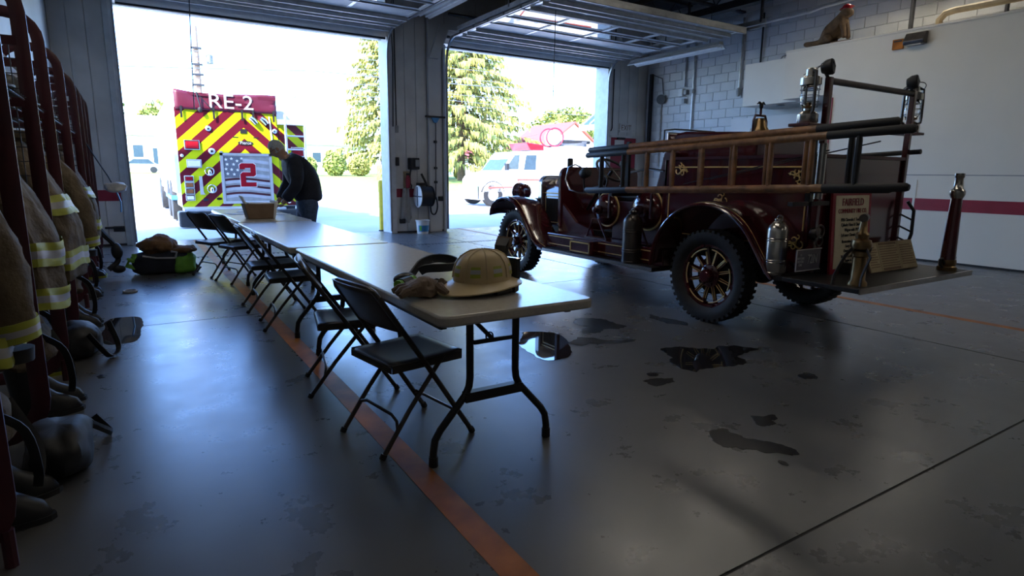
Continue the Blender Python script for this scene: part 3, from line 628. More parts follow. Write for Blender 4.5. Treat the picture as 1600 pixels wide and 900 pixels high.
# brass deluge nozzle on legs
dn_=thing('deluge_nozzle','small brass deluge nozzle on splayed strap legs, left on the tailboard','nozzle',(4.29,2.24,.53))
b=B(); b.lathe([(.065,0),(.065,.02),(.05,.04),(.045,.2),(.055,.21),(.055,.24),(.04,.25)],(4.29,2.24,.53),n=20); b.obj('base_pipe','brass',dn_,smooth=True)
b=B(); b.lathe([(.04,.25),(.06,.26),(.07,.29),(.06,.32),(.04,.33),(.045,.36),(.03,.38),(.022,.45),(.03,.46)],(4.29,2.24,.53),n=20); b.obj('swivel','brass',dn_,smooth=True)
b=B(); b.cyl((4.24,2.22,1.005),(4.36,2.27,1.005),.028); b.obj('tip','darkmetal',dn_,smooth=True)
for k in range(3):
    a=[2.5,4.3,.2][k]; b=B(); b.tube([(4.29+.05*math.cos(a),2.24+.05*math.sin(a),.80),(4.29+.1*math.cos(a),2.24+.1*math.sin(a),.74),(4.29+.17*math.cos(a),2.27+.1*math.sin(a),.6),(4.29+.18*math.cos(a),2.27+.1*math.sin(a),.535)],.014,4,flat=(1,.4)); b.obj('leg','darkmetal',dn_)
b=B(); b.torus((4.31,2.2,.78),(0,1,.3),.03,.008,n=12); b.obj('hand_ring','darkmetal',dn_)
pn=thing('play_pipe_nozzle','tall red wrapped playpipe with nickel tip standing at the right tailboard corner','nozzle',(5.69,2.26,.53))
b=B(); b.lathe([(.055,.09),(.05,.3),(.04,.6)],(5.69,2.26,.53),n=20); b.obj('pipe','red',pn,smooth=True)
b=B(); b.lathe([(.07,0),(.07,.03),(.06,.04),(.065,.06),(.06,.09)],(5.69,2.26,.53),n=20); b.obj('coupling','brass',pn,smooth=True)
b=B(); b.lathe([(.042,.59),(.055,.62),(.055,.65),(.035,.67),(.028,.75),(.035,.76),(.035,.79),(.0,.79)],(5.69,2.26,.53),n=20); b.obj('tip','nickel',pn,smooth=True)
for s in (-1,1): B().tube([(5.69+s*.05,2.26,.58),(5.69+s*.1,2.26,.635),(5.69+s*.13,2.26,.63),(5.69+s*.12,2.26,.58),(5.69+s*.08,2.26,.56)],.011,6).obj('handle','black',pn,smooth=True)
# ================================================================== FOLDING TABLES AND CHAIRS
def table(loc,rz,label):
    t=thing('folding_table',label,'table',loc,rz,group='long folding tables in a row')
    b=B(); b.prism(rrect(-.38,.38,-1.215,1.215,.045,5),'z',.695,.74); b.obj('tabletop','tabletop',t,local=True,bevel=.01,smooth=True)
    for q in (-.33,.3): B().box(q,q+.03,-1.1,1.1,.66,.695).obj('side_rail','tleg',t,local=True)
    for s in (-1,1):
        y=s*.96
        o=t
        for q in (-1,1):
            lg=B().tube([(q*.12,y,.69),(q*.12,y,.38),(q*.125,y,.34),(q*.145,y,.30),(q*.27,y,.16),(q*.295,y,.12),(q*.305,y,.06),(q*.305,y,.0)],.017,8).obj('leg','tleg',t,smooth=True,local=True)
            B().cyl((q*.305,y,0),(q*.305,y,.045),.021,n=10).obj('foot_cap','black',lg,local=True)
        B().box(-.15,.15,y-.02,y+.02,.27,.315).obj('stretcher','tleg',o,local=True)
        b=B(); b.tube([(-.1,y,.54),(.1,y,.54)],.011,6); b.tube([(0,y,.54),(0,y-s*.22,.60),(0,y-s*.44,.68)],.011,6); b.torus((-.02,y,.56),(0,1,0),.018,.004,n=10,m=4); b.obj('brace','tleg',o,local=True)
    return t
table((1.335,3.235,0),.0,'folding table nearest the viewer, holding the tan helmet, strap and glove')
table((1.305,5.695,0),.004,'middle folding table of the row, empty blue-lit top')
table((1.325,8.2,0),.012,'farthest folding table of the row, with cardboard carton and papers')
def chair():
    t=thing('folding_chair','x','chair',(0,0,0),0,'brown metal folding chairs beside the tables')
    hw=.215; legs={}
    for s in (-1,1): legs['f',s]=B().tube([(.25,s*hw,0),(.25-.51*.55,s*(hw-.004),.78*.55),(-.245,s*(hw-.01),.745)],.0125,8).obj('leg','chairm',t,smooth=True,local=True)
    b=B(); b.tube([(-.245,-hw+.01,.745),(-.258,-hw+.03,.772),(-.262,-hw+.07,.782),(-.262,hw-.07,.782),(-.258,hw-.03,.772),(-.245,hw-.01,.745)],.0125,8)
    b.obj('back_rail','chairm',t,smooth=True,local=True)
    for s in (-1,1): legs['r',s]=B().tube([(-.25,s*.195,0),(-.1,s*.195,.2),(.09,s*.195,.425)],.0115,8).obj('leg','chairm',t,smooth=True,local=True)
    B().tube([(-.165,-.195,.115),(-.155,-.17,.15),(-.15,-.12,.165),(-.15,.12,.165),(-.155,.17,.15),(-.165,.195,.115)],.008,6).obj('rear_stretcher','chairm',t,smooth=True,local=True)
    B().tube([(.185,-.21,.1),(.17,-.17,.125),(.17,.17,.125),(.185,.21,.1)],.008,6).obj('front_stretcher','chairm',t,smooth=True,local=True)
    for q,x in (('f',.25),('r',-.25)):
        for s in (-1,1):
            yy=hw if x>0 else .195
            B().cyl((x,s*yy,0),(x-.012*(1 if x>0 else -1),s*yy,.022),.016,n=10).obj('foot_cap','black',legs[q,s],local=True)
    b=B()
    def P(u,v):
        x=-.19+.40*u; e=min(1,.93+.1*math.sin(PI*u)); y=(-.2+.4*v)*e
        return (x,y,.425+.012*u-.014*math.sin(PI*u)*math.sin(PI*v)+(-.012 if u<.01 or u>.99 or v<.01 or v>.99 else 0))
    def Pu(u): return max(0,min(1,u))
    us=[0,.04,.15,.3,.5,.7,.85,.96,1]; vs=us
    v_=[P(a,c) for a in us for c in vs]; n=len(us)
    b.add(v_,[(i*n+j,(i+1)*n+j,(i+1)*n+j+1,i*n+j+1) for i in range(n-1) for j in range(n-1)])
    se=b.obj('seat','chairm',t,smooth=True,local=True,solid=.006)
    se2=B().box(-.185,.2,-.197,-.192,.39,.428).box(-.185,.2,.192,.197,.39,.428).box(.2,.206,-.19,.19,.395,.435).box(-.19,-.185,-.19,.19,.39,.42).obj('seat_skirt','chairm',se,local=True)
    def Q(u,v):
        z=.575+.205*u; x=.25-.51*(z/.78)-.002; y=-.2+.4*v
        r=.0
        if u<.15: r=.03*(1-u/.15)
        y*= 1-r
        return (x-.022*(1-(2*v-1)**2)-.004,y,z)
    b=B().grid(Q,8,10); b.obj('backrest','chairm',t,smooth=True,local=True,solid=.008)
    return t
ch=chair()
CH=[(1.07,2.68,9.5,'folding chair nearest the viewer, drawn up under the helmet table'),(1.05,3.53,-11,'second folding chair from the viewer, just behind the nearest one'),(1.08,5.22,-5,'third folding chair from the viewer, at the joint of the near and middle tables'),
    (1.06,5.98,-2,'fourth folding chair from the viewer, at the middle table'),(1.05,7.63,18,'fifth folding chair from the viewer, angled at the farthest table'),(.87,8.22,25,'farthest folding chair, standing beside the green and black duffel bag')]
for i,(x,y,a,l) in enumerate(CH):
    o=ch if i==0 else copy_tree(ch)
    o.location=(x,y,.0015 if abs(x-.9)<.4 else 0); o.rotation_euler=(0,0,math.radians(a)); o['label']=l
# ================================================================== THINGS ON THE TABLES
TZ=.742
hm=thing('fire_helmet','tan traditional fire helmet with lime and grey reflective tetrahedrons','helmet',(1.36,2.42,TZ))
hc=Vector((1.36,2.42,TZ)); Mh=Matrix.Translation(hc)@Matrix.Rotation(.35,4,'Z')
b=B(); b.M=Mh
b.ring([[(.155*math.cos(t)*k,.122*math.sin(t)*k,z) for t in [2*PI*i/32 for i in range(32)]] for k,z in ((1.0,.045),(1.0,.07),(.97,.105),(.88,.14),(.72,.167),(.5,.184),(.25,.192),(.02,.194))],cap=True)
b.obj('dome','helmt',hm,smooth=True)
b=B(); b.M=Mh
def rim(k): return [(math.cos(t)*(.155+ (k*(.055+.05*max(0,-math.cos(t))))), math.sin(t)*(.122+k*.05), .055-k*(.018+.02*max(0,-math.cos(t)))) for t in [2*PI*i/32 for i in range(32)]]
b.ring([rim(0),rim(.5),rim(1),[(p[0],p[1],p[2]-.006) for p in rim(1)],[(p[0],p[1],p[2]-.006) for p in rim(0)]],cap=False); b.obj('brim','helmt',hm,smooth=True)
b=B(); b.M=Mh; b.ring([[(math.cos(t)*r,math.sin(t)*r*.8,z) for t in [2*PI*i/24 for i in range(24)]] for r,z in ((.13,.0),(.16,.01),(.165,.03),(.15,.05))]); b.obj('ear_flap','black',hm,smooth=True)
for k in range(8):
    a=2*PI*k/8+.2
    pts=[Mh@Vector((.157*math.cos(a)*q,.124*math.sin(a)*q,z)) for q,z in ((1.0,.07),(.975,.105),(.885,.14),(.73,.167),(.5,.185),(.1,.195))]
    B().tube(pts,.004,5).obj('rib','helmt',hm,smooth=True)
for k in range(8):
    a=2*PI*(k+.5)/8+.2
    for z0,z1,m in ((.080,.097,'lime'),(.097,.116,'silver'),(.116,.128,'lime')):
        def RR(z): return (1.0-.03*((z-.07)/.035) if z<.105 else .97-.09*((z-.105)/.035))+.02
        b=B(); b.M=Mh
        def P(u,v): aa=a+(-.17+.34*u); z=z0+(z1-z0)*v; return (.155*RR(z)*math.cos(aa),.122*RR(z)*math.sin(aa),z)
        b.grid(P,4,2); b.obj('reflector',m,hm,smooth=True)
b=B(); b.M=Mh; b.prism([(.13,.12),(.155,.19),(.19,.235),(.165,.235),(.13,.2)],'y',-.035,.035); b.obj('front_shield_holder','black',hm)
b=B(); b.M=Mh; b.obox((.16,0,.215),(.012,.09,.05),(0,.5,0)); b.obj('front_shield','card',hm)
b=B(); b.M=Mh; b.box(.16,.2,-.075,.075,.03,.14); b.obj('face_shield','dkglass',hm,bevel=.01)
b=B(); b.M=Mh; b.tube([(-.06,-.13,.012),(.02,-.145,.014),(.1,-.11,.012)],.014,6); b.obox((.06,-.14,.016),(.05,.03,.026),(0,0,.3)); b.obj('chin_strap','black',hm)
hs=thing('mask_harness','black breathing mask strap looped on the table beside the helmet','mask strap',(1.21,2.72,TZ))
b=B(); b.tube(spl([(1.06,2.66,TZ+.02),(1.12,2.72,TZ+.035),(1.17,2.77,TZ+.06),(1.22,2.81,TZ+.085),(1.30,2.84,TZ+.10),(1.37,2.82,TZ+.098),(1.4,2.77,TZ+.085),(1.37,2.73,TZ+.07),(1.30,2.73,TZ+.068),(1.23,2.76,TZ+.065),(1.2,2.78,TZ+.05)]),.026,6,flat=(1,.35)); b.obj('strap','black',hs,smooth=True)
b=B(); b.ell((1.08,2.68,TZ+.035),(.06,.04,.034)); b.obj('mouthpiece','dkplastic',hs,smooth=True)
b=B(); b.tube([(1.2,2.72,TZ+.03),(1.22,2.68,TZ+.015),(1.25,2.69,TZ+.02),(1.27,2.66,TZ+.012)],.006,5); b.obj('buckle','darkmetal',hs)
fh=thing('flashlight','lime green and black right-angle flashlight beside the glove','flashlight',(1.05,2.58,TZ))
b=B(); b.tube([(1.0,2.57,TZ+.028),(1.05,2.6,TZ+.03),(1.1,2.63,TZ+.034)],[.026,.024,.028],8); b.obj('body','greenb',fh,smooth=True)
b=B(); b.tube([(1.02,2.582,TZ+.03),(1.05,2.6,TZ+.032),(1.08,2.618,TZ+.034)],.0285,8); b.obj('grip_band','black',fh,smooth=True)
gl=thing('work_glove','crumpled brown leather glove hanging over the near table edge','glove',(1.03,2.42,TZ))
b=B()
def G(u,v):
    t=2*PI*v; r=1+.18*math.sin(3*t+4*u)+.1*math.sin(7*t+9*u)
    x=.965+.2*u; y=2.4+.11*u-.03*math.sin(3*u); w=(.055+.03*math.sin(PI*u))*r; h=(.018+.024*math.sin(PI*u))*r
    return (x+.01*math.cos(t),y+w*math.cos(t),TZ+.037+.012*math.sin(5*u)+h*math.sin(t))
b.grid(G,14,16); crumple(b.obj('cuff_and_palm','glove',gl,smooth=True),.03,.04,1)
for k,(x,y,dx,dy) in enumerate(((.97,2.36,-.05,-.02),(.97,2.40,-.045,.0),(.985,2.44,-.05,.03),(1.1,2.38,.03,-.06),(1.15,2.47,.06,.01))):
    b=B(); zz=TZ+.03; b.tube([(x+.02,y,zz+.015),(x+dx*.5,y+dy*.5,zz+.01),(x+dx,y+dy,zz-.004)],[.022,.019,.012],8); b.obj('finger','glove',gl,smooth=True)
# carton and papers on the far table
cb=thing('carton','open dark cardboard carton with white papers on the farthest table','box',(1.28,7.45,TZ))
b=B(); b.prism([(1.1,TZ+.0),(1.37,TZ+.0),(1.40,TZ+.17),(1.06,TZ+.17)],'y',7.32,7.56); b.obj('box_body','card',cb,bevel=.01)
b=B(); b.prism([(1.36,TZ),(1.38,TZ),(1.42,TZ+.2),(1.385,TZ+.2)],'y',7.3,7.58); b.obj('side_flap','paper',cb)
b=B(); b.obox((1.075,7.45,TZ+.2),(.012,.2,.13),(0,-.45,0)); b.obj('raised_flap','paper',cb)
b=B(); b.obox((1.24,7.44,TZ+.174),(.28,.22,.012),(0,.03,.1)); b.obj('papers_inside','paper',cb)
for (x,y,a,l) in ((1.12,8.3,.2,'loose white sheet on the farthest table left of the carton'),(1.3,8.75,-.3,'loose white sheet in the middle of the farthest table end'),(1.55,8.1,.5,'loose white sheet near the leaning man, right of the carton'),(1.58,8.75,.1,'white sheet under the hands of the leaning man')):
    tag(B().obox((x,y,TZ+.001),(.216,.28,.002),(0,0,a)).obj('paper_sheet','paper'),l,'paper','papers on the far table')
# ================================================================== DUFFEL BAG
db=thing('duffel_bag','black duffel bag with lime green end pockets on the floor','bag',(.29,8.72,0))
def bag(cx,cy,lx,ly,h,m,name,parent,p=3.2,zb=0,seed=0,wr=.03,n=28,k=12,cr=.035):
    random.seed(seed); ph=[random.uniform(0,6) for _ in range(6)]
    b=B(); rings=[]
    for i in range(k+1):
        t=i/k; z=zb+h*t; s=(1-abs(2*t-1)**p)**(1/p) if 0<t<1 else .55
        s=max(s,.55)
        r=[]
        for j in range(n):
            a=2*PI*j/n; c_,s_=math.cos(a),math.sin(a); q=(abs(c_)**p+abs(s_)**p)**(-1/p)
            wv=1+wr*(math.sin(3*a+ph[0]+3*t)+math.sin(5*a+ph[1]-5*t)+.6*math.sin(9*a+ph[2]+7*t))
            r.append((cx+lx/2*c_*q*s*wv, cy+ly/2*s_*q*s*wv, z+h*.06*math.sin(2*a+ph[3])*t))
        rings.append(r)
    b.ring(rings); return crumple(b.obj(name,m,parent,smooth=True),cr,.12,1)
bag(.24,8.72,.62,.38,.26,'navy','bag_body',db,seed=3,p=5,cr=.05)
bag(.50,8.70,.26,.40,.24,'greenb','end_pocket',db,seed=4,p=5,cr=.05)
b=B(); b.tube([(-.02,8.6,.18),(-.1,8.58,.2),(-.12,8.6,.13),(-.03,8.58,.1)],.035,6,flat=(1,.4)); b.tube([(-.03,8.62,.26),(-.04,8.6,.2)],.03,6); b.obj('end_strap','greenb',db)
b=B(); b.tube([(.05,8.545,.24),(.2,8.535,.21),(.4,8.53,.2)],.012,5); b.tube([(.4,8.53,.2),(.42,8.53,.27),(.36,8.55,.28)],.014,5); b.obj('webbing','silver',db)
b=B(); b.tube([(.6,8.6,.1),(.66,8.58,.05),(.62,8.55,.02)],.03,6); b.obj('side_handle','black',db)
jc=bag(.23,8.76,.42,.34,.22,'brown','folded_coat',None,p=2.2,zb=.24,seed=9,wr=.05,cr=.09); tag(jc,'rumpled brown coat heaped on top of the duffel bag','coat')
j2=bag(.5,8.7,.3,.3,.1,'brown','folded_coat_sleeve',jc,p=2.2,zb=.235,seed=11,wr=.06,cr=.07)
# ================================================================== TURNOUT GEAR RACK ALONG THE LEFT WALL
random.seed(21)
RK=thing('gear_rack','row of dark red tubular gear lockers along the left wall','rack',(-.64,6.3,0))
PY=[1.3,2.36,3.4,4.45,5.38,6.78,8.3,9.1,9.8,10.6]
def upright(y):
    xf,xb,r=-.44,-.84,.17; zt,zb=2.3,.06
    pts=[(xb,y,zb+.3),(xb,y,zt-r)]+[(xb+r-r*math.cos(a),y,zt-r+r*math.sin(a)) for a in [PI/2*k/5 for k in range(1,6)]]
    pts+=[(xf-r+r*math.sin(a),y,zt-r+r*math.cos(a)) for a in [PI/2*k/5 for k in range(0,6)]]
    pts+=[(xf,y,zb+r)]+[(xf-r+r*math.cos(a),y,zb+r-r*math.sin(a)) for a in [PI/2*k/5 for k in range(1,6)]]+[(xb+.02,y,zb)]
    return pts
for i,y in enumerate(PY):
    u_=B().tube(upright(y),.03,8,flat=(.5,1.3)).obj('upright','maroon',RK,smooth=True)
    for z in (.9,1.62,1.95):
        B().box(-.83,-.45,y-.012,y+.012,z,z+.05).obj('cross_bar','maroon',u_)
    b=B()
    for k in range(5): x=-.78+k*.07; b.cyl((x,y,.95),(x,y,1.95),.004,n=4)
    for k in range(12): z=1.0+k*.08; b.cyl((-.82,y,z),(-.46,y,z),.004,n=4)
    b.obj('wire_side','steel',u_)['kind']='stuff'
    B().cyl((-.44,y,0),(-.44,y,.13),.02,n=8).obj('foot','maroon',u_); B().cyl((-.82,y,0),(-.82,y,.4),.02,n=8).obj('foot','maroon',u_)
for i in range(len(PY)-1):
    a,c=PY[i]+.03,PY[i+1]-.03
    b=B()
    for k in range(7): b.cyl((-.82+k*.06,a,1.66),(-.82+k*.06,c,1.66),.006,n=5)
    n=max(4,int((c-a)/.08))
    for k in range(n): yy=a+(c-a)*k/n; b.cyl((-.83,yy,1.665),(-.44,yy,1.665),.004,n=4)
    b.obj('wire_shelf','steel',RK)['kind']='stuff'
    B().cyl((-.8,a,2.2),(-.8,c,2.2),.018,n=6).obj('back_rail','maroon',RK)
    B().cyl((-.8,a,.55),(-.8,c,.55),.018,n=6).obj('back_rail','maroon',RK)
    B().box(-.84,-.835,a,c,.5,1.6).obj('back_panel','navy',RK)
def coat(y,label,w=.30,dx=0,zt=1.5,zb=.56,seed=1,b1=(.82,.95),b2=(.6,.71),slv=True):
    t=thing('turnout_coat',label,'coat',(-.6+dx,y,zb),group='turnout coats in the gear rack')
    random.seed(seed); ph=[random.uniform(0,6) for _ in range(5)]
    def sec(z,gr=0,n=44):
        u=(zt-z)/(zt-zb)                     # 0 at the hook
        cx=-.66+dx+.13*min(1,u*1.6); rx=.04+.15*min(1,u*1.9)**.8; ry=.05+w*.85*min(1,u*2.2)**.8
        rx+=gr; ry+=gr; out=[]
        for k in range(n):
            a=2*PI*k/n; q=(abs(math.cos(a))**2.8+abs(math.sin(a))**2.8)**(-1/2.8); f=q*(1+(.07*(1-2*abs(math.sin(2.5*a+ph[0]+1.2*u)))+.05*(1-2*abs(math.sin(4.5*a+ph[1]-2*u)))+.02*math.sin(11*a+ph[2]))*min(1,u*1.6))
            out.append((cx+rx*math.cos(a)*f,y+ry*math.sin(a)*f,z+.012*math.sin(5*a+ph[3])*u))
        return out
    b=B(); b.ring([sec(zt-(zt-zb)*i/16) for i in range(17)]); crumple(b.obj('coat_body','tan',t,smooth=True),.022,.06,1)
    for z0,z1 in (b1,b2):
        h=(z1-z0)/3
        for k,m in enumerate(('lime','silver','lime')):
            rb=B().ring([sec(z0+h*k,.012),sec(z0+h*(k+.5),.013),sec(z0+h*(k+1),.012)],cap=False).obj('reflective_band',m,t,smooth=True); crumple(rb,.022,.06,1)
    b=B(); b.torus((-.62+dx,y,zt-.02),(0,0,1),.07,.035,n=16); b.obj('collar','tan',t,smooth=True)
    if slv:
        P=[(-.56+dx,y-.02,zt-.14),(-.45+dx,y-.13,zt-.3),(-.37+dx,y-.17,zt-.55),(-.36+dx,y-.17,zt-.74),(-.35+dx,y-.16,zt-.86)]
        P2=[Vector(P[0]).lerp(Vector(P[1]),q/3) for q in range(3)]+[Vector(P[1]).lerp(Vector(P[2]),q/4) for q in range(4)]+[Vector(P[2]).lerp(Vector(P[3]),q/3) for q in range(3)]+[Vector(P[3]),Vector(P[4])]; R2=[.07,.078,.087,.095,.097,.098,.1,.1,.096,.092,.088,.08]
        s_=crumple(B().tube(P2,R2,14).obj('sleeve','tan',t,smooth=True),.03,.06,1)
        p,q=Vector(P[3]),Vector(P[4]); d=(q-p)
        for k,m in enumerate(('lime','silver','lime')): B().cyl(p+d*(.1+.2*k),p+d*(.3+.2*k),.094-.002*k,.0935-.002*k,14).obj('cuff_band',m,s_,smooth=True)
        B().tube([P[4],(P[4][0],P[4][1],P[4][2]-.05)],[.06,.055],12).obj('wristlet','drk',s_,smooth=True)
    return t
coat(2.9,'tan turnout coat with lime bands in the rack bay nearest the viewer',.3,-.06,seed=1)
coat(3.95,'tan turnout coat in the second rack bay, wide lime and silver waist band',.28,.0,seed=2,b1=(.8,.92),b2=(.58,.69),slv=False)
coat(4.93,'tan turnout coat in the third rack bay, band high on the chest',.27,.04,seed=3,b1=(1.0,1.12),b2=(.66,.78),slv=False)
coat(6.05,'tan turnout coat in the fourth rack bay from the viewer',.3,.02,seed=4,b1=(.85,.97))
coat(7.5,'tan turnout coat in the farthest filled rack bay, cuff near the red stripe',.3,.05,seed=5,b1=(1.0,1.1),b2=(.68,.78),slv=False)
def boots(y,x,label,seed,gr='bunker boots under the gear rack'):
    t=thing('bunker_boots',label,'boots',(x,y,0),group=gr); random.seed(seed)
    for s in (-1,1):
        yy=y+s*.085; a=random.uniform(-.2,.2)
        b=B(); b.M=Matrix.Translation((x,yy,0))@Matrix.Rotation(a,4,'Z')
        b.ring([[(cx+rx*math.cos(q),ry*math.sin(q),z) for q in [2*PI*k/16 for k in range(16)]] for cx,rx,ry,z in ((.05,.145,.05,.0),(.05,.15,.053,.03),(.04,.14,.052,.07),(.0,.095,.055,.12),(-.03,.07,.06,.18),(-.04,.07,.065,.28),(-.04,.075,.07,.36))])
        o=b.obj('boot','black',t,smooth=True)
        b=B(); b.M=Matrix.Translation((x,yy,0))@Matrix.Rotation(a,4,'Z'); b.ring([[(.055+.155*math.cos(q),.058*math.sin(q),z) for q in [2*PI*k/16 for k in range(16)]] for z in (0,.022)]); b.obj('sole','lime' if seed%3==0 else 'rubber',o)
    def sec(z,k):
        return [(x-.04+(.13+.02*math.sin(5*a+seed+z*20))*k*math.cos(a),y+(.17+.02*math.sin(4*a+seed*2+z*15))*k*math.sin(a),z+.02*math.sin(3*a+seed)) for a in [2*PI*j/20 for j in range(20)]]
    B().ring([sec(.27,.95),sec(.31,1.1),sec(.36,1.02),sec(.4,1.12),sec(.45,1.0),sec(.48,.8)]).obj('rolled_trousers','tan',t,smooth=True); crumple(t.children[-1],.04,.08,1)
    b=B(); b.tube(spl([(x+.06,y-.1,.44),(x+.15,y-.12,.36),(x+.17,y-.1,.2),(x+.15,y-.02,.1),(x+.16,y+.06,.22),(x+.08,y+.1,.42)]),.018,6,flat=(1,.3)); b.obj('suspender','black',t,smooth=True)
for i,(y,x) in enumerate(((2.75,-.55),(3.9,-.52),(4.72,-.64),(6.0,-.5),(7.4,-.54),(8.7,-.54))):
    boots(y,x,['boots with rolled trousers in the rack bay nearest the viewer','boots with rolled trousers in the second rack bay','boots with rolled trousers in the third rack bay','boots with rolled trousers in the fourth rack bay','boots with rolled trousers in the fifth rack bay','boots with rolled trousers in the sixth rack bay'][i],i+1)
for i,(y,l) in enumerate(((2.9,'black helmet on the shelf of the nearest rack bay'),(3.9,'black helmet on the shelf of the second rack bay'),(4.9,'black helmet on the shelf of the third rack bay'),(6.0,'black helmet on the shelf of the fourth rack bay'))):
    t=thing('stored_helmet',l,'helmet',(-.62,y,1.67),group='helmets on the rack shelf')
    B().ring([[(-.62+.13*k*math.cos(a),y+.11*k*math.sin(a),1.70+z) for a in [2*PI*j/20 for j in range(20)]] for k,z in ((1,0),(1,.05),(.9,.1),(.6,.14),(.05,.155))]).obj('dome','black',t,smooth=True)
    B().ring([[(-.62+.19*k*math.cos(a),y+.15*k*math.sin(a),1.69+z) for a in [2*PI*j/20 for j in range(20)]] for k,z in ((.6,-.012),(1,-.02),(1,-.01),(.6,.012))]).obj('brim','black',t,smooth=True)
    B().box(-.5,-.47,y-.05,y+.05,1.72,1.79).obj('front_shield','silver',t)
tg=thing('gear_bag','black gear bag with a looped strap on the floor by the third rack upright','bag',(-.36,5.0,0))
bag(-.40,5.05,.26,.42,.22,'drk','bag_body',tg,seed=31,wr=.05)
b=B(); b.tube(spl([(-.33,4.85,.18),(-.25,4.8,.06),(-.21,4.85,.012),(-.17,4.95,.05),(-.22,5.1,.2)]),.022,6,flat=(1,.3)); b.obj('carry_strap','black',tg)
tg=thing('gear_bag','dark gear bag slumped on the floor below the nearest turnout coat','bag',(-.33,3.0,0))
bag(-.36,3.1,.24,.4,.2,'drk','bag_body',tg,seed=33,wr=.05)
B().tube(spl([(-.26,3.2,.15),(-.2,3.3,.06),(-.19,3.4,.015),(-.25,3.42,.1)]),.018,6,flat=(1,.35)).obj('carry_strap','black',tg)
bl=thing('air_pack_mask','dark breathing mask and hose hanging at the end of the gear rack','mask',(-.3,8.4,.3))
b=B(); b.tube(spl([(-.36,8.4,.62),(-.3,8.42,.52),(-.22,8.45,.4),(-.2,8.45,.22),(-.3,8.42,.12)]),.03,7); b.obj('hose','drk',bl,smooth=True)
b=B(); b.ell((-.2,8.45,.33),(.06,.08,.1)); b.ell((-.2,8.43,.12),(.07,.06,.05)); b.obj('facepiece','drk',bl,smooth=True)
pb=bag(-.16,9.6,.24,.15,.13,'paper','plastic_bag',None,seed=41,wr=.09,zb=.98); tag(pb,'crumpled clear plastic bag hanging at the far end of the rack','plastic bag')
hg=B().tube([(-.44,9.79,1.62),(-.34,9.7,1.4),(-.24,9.62,1.2),(-.18,9.6,1.05)],.008,5).obj('hanging_cord','black',pb)
B().tube([(-.16,9.58,1.0),(-.12,9.58,.85),(-.13,9.58,.72)],.025,6,flat=(1,.4)).obj('blue_strap','bluel',pb)
sm=tag(B().torus((-.1,7.45,.012),(0,0,1),.06,.012,n=16).obj('wire_loop','silver'),'small silvery loop lying on the floor by the rack','loop')
# ================================================================== MAN LEANING ON THE FAR TABLE (faces the table, towards -x)
PX,PYm=2.1,8.95
pr=thing('person','person in dark navy jacket and jeans leaning over the farthest table, hands on papers','person',(PX,PYm,0))
def skin(name,verts,edges,rad,m,parent,sub=2,extra=None):
    me=bpy.data.meshes.new(name); off=parent.location
    me.from_pydata([tuple(Vector(v)-off) for v in verts],edges,[]); me.materials.append(MT[m])
    o=bpy.data.objects.new(name,me); C.objects.link(o); o.parent=parent
    o.modifiers.new('skin','SKIN'); md=o.modifiers.new('sub','SUBSURF'); md.levels=md.render_levels=sub
    o.modifiers['skin'].use_smooth_shade=True
    for i,r in enumerate(rad):
        d=me.skin_vertices[0].data[i]; d.radius=r if isinstance(r,tuple) else (r,r)
    me.skin_vertices[0].data[0].use_root=True
    return o
y0=PYm
# body: one continuous skinned figure
V=[(2.13,y0,.92),(2.13,y0,1.08),(2.05,y0,1.28),(1.94,y0,1.43),(1.88,y0,1.47),(1.82,y0,1.515),(1.78,y0,1.56)]; E_=[(0,1),(1,2),(2,3),(3,4),(4,5),(5,6)]; Rr=[.13,.14,.15,.09,.07,.085,.06]
for s in (-1,1):
    k=len(V); V+=[(1.95,y0+s*.18,1.39),(1.96,y0+s*.25,1.12),(1.80,y0+s*.17,.88),(1.76,y0+s*.16,.825)]; Rr+=[.07,.05,.035,.038]
    E_+=[(3,k),(k,k+1),(k+1,k+2),(k+2,k+3)]
    k=len(V); V+=[(2.13,y0+s*.1,.85),(2.11,y0+s*.12,.48),(2.17,y0+s*.13,.1),(2.06,y0+s*.14,.04)]; Rr+=[.1,.065,.045,.04]
    E_+=[(0,k),(k,k+1),(k+1,k+2),(k+2,k+3)]
bd=skin('body',V,E_,Rr,'skin',pr)
jk=skin('jacket',[(2.16,y0,.83),(2.16,y0,.95),(2.14,y0,1.10),(2.06,y0,1.28),(1.96,y0,1.42),(1.90,y0,1.475)]+[p for s in (-1,1) for p in ((1.96,y0+s*.19,1.38),(1.965,y0+s*.265,1.12),(1.83,y0+s*.19,.92),(1.80,y0+s*.178,.88))],
    [(0,1),(1,2),(2,3),(3,4),(4,5),(4,6),(6,7),(7,8),(8,9),(4,10),(10,11),(11,12),(12,13)],[.21,.215,.225,.225,.15,.095,.115,.095,.08,.07,.115,.095,.08,.07],'navy',pr); crumple(jk,.03,.12,0)
jn=skin('jeans',[(2.14,y0,.96),(2.14,y0,.84)]+[p for s in (-1,1) for p in ((2.13,y0+s*.11,.72),(2.11,y0+s*.12,.46),(2.16,y0+s*.13,.08))],[(0,1),(1,2),(2,3),(3,4),(1,5),(5,6),(6,7)],[.17,.18,.13,.1,.085,.13,.1,.085],'jeans',pr)
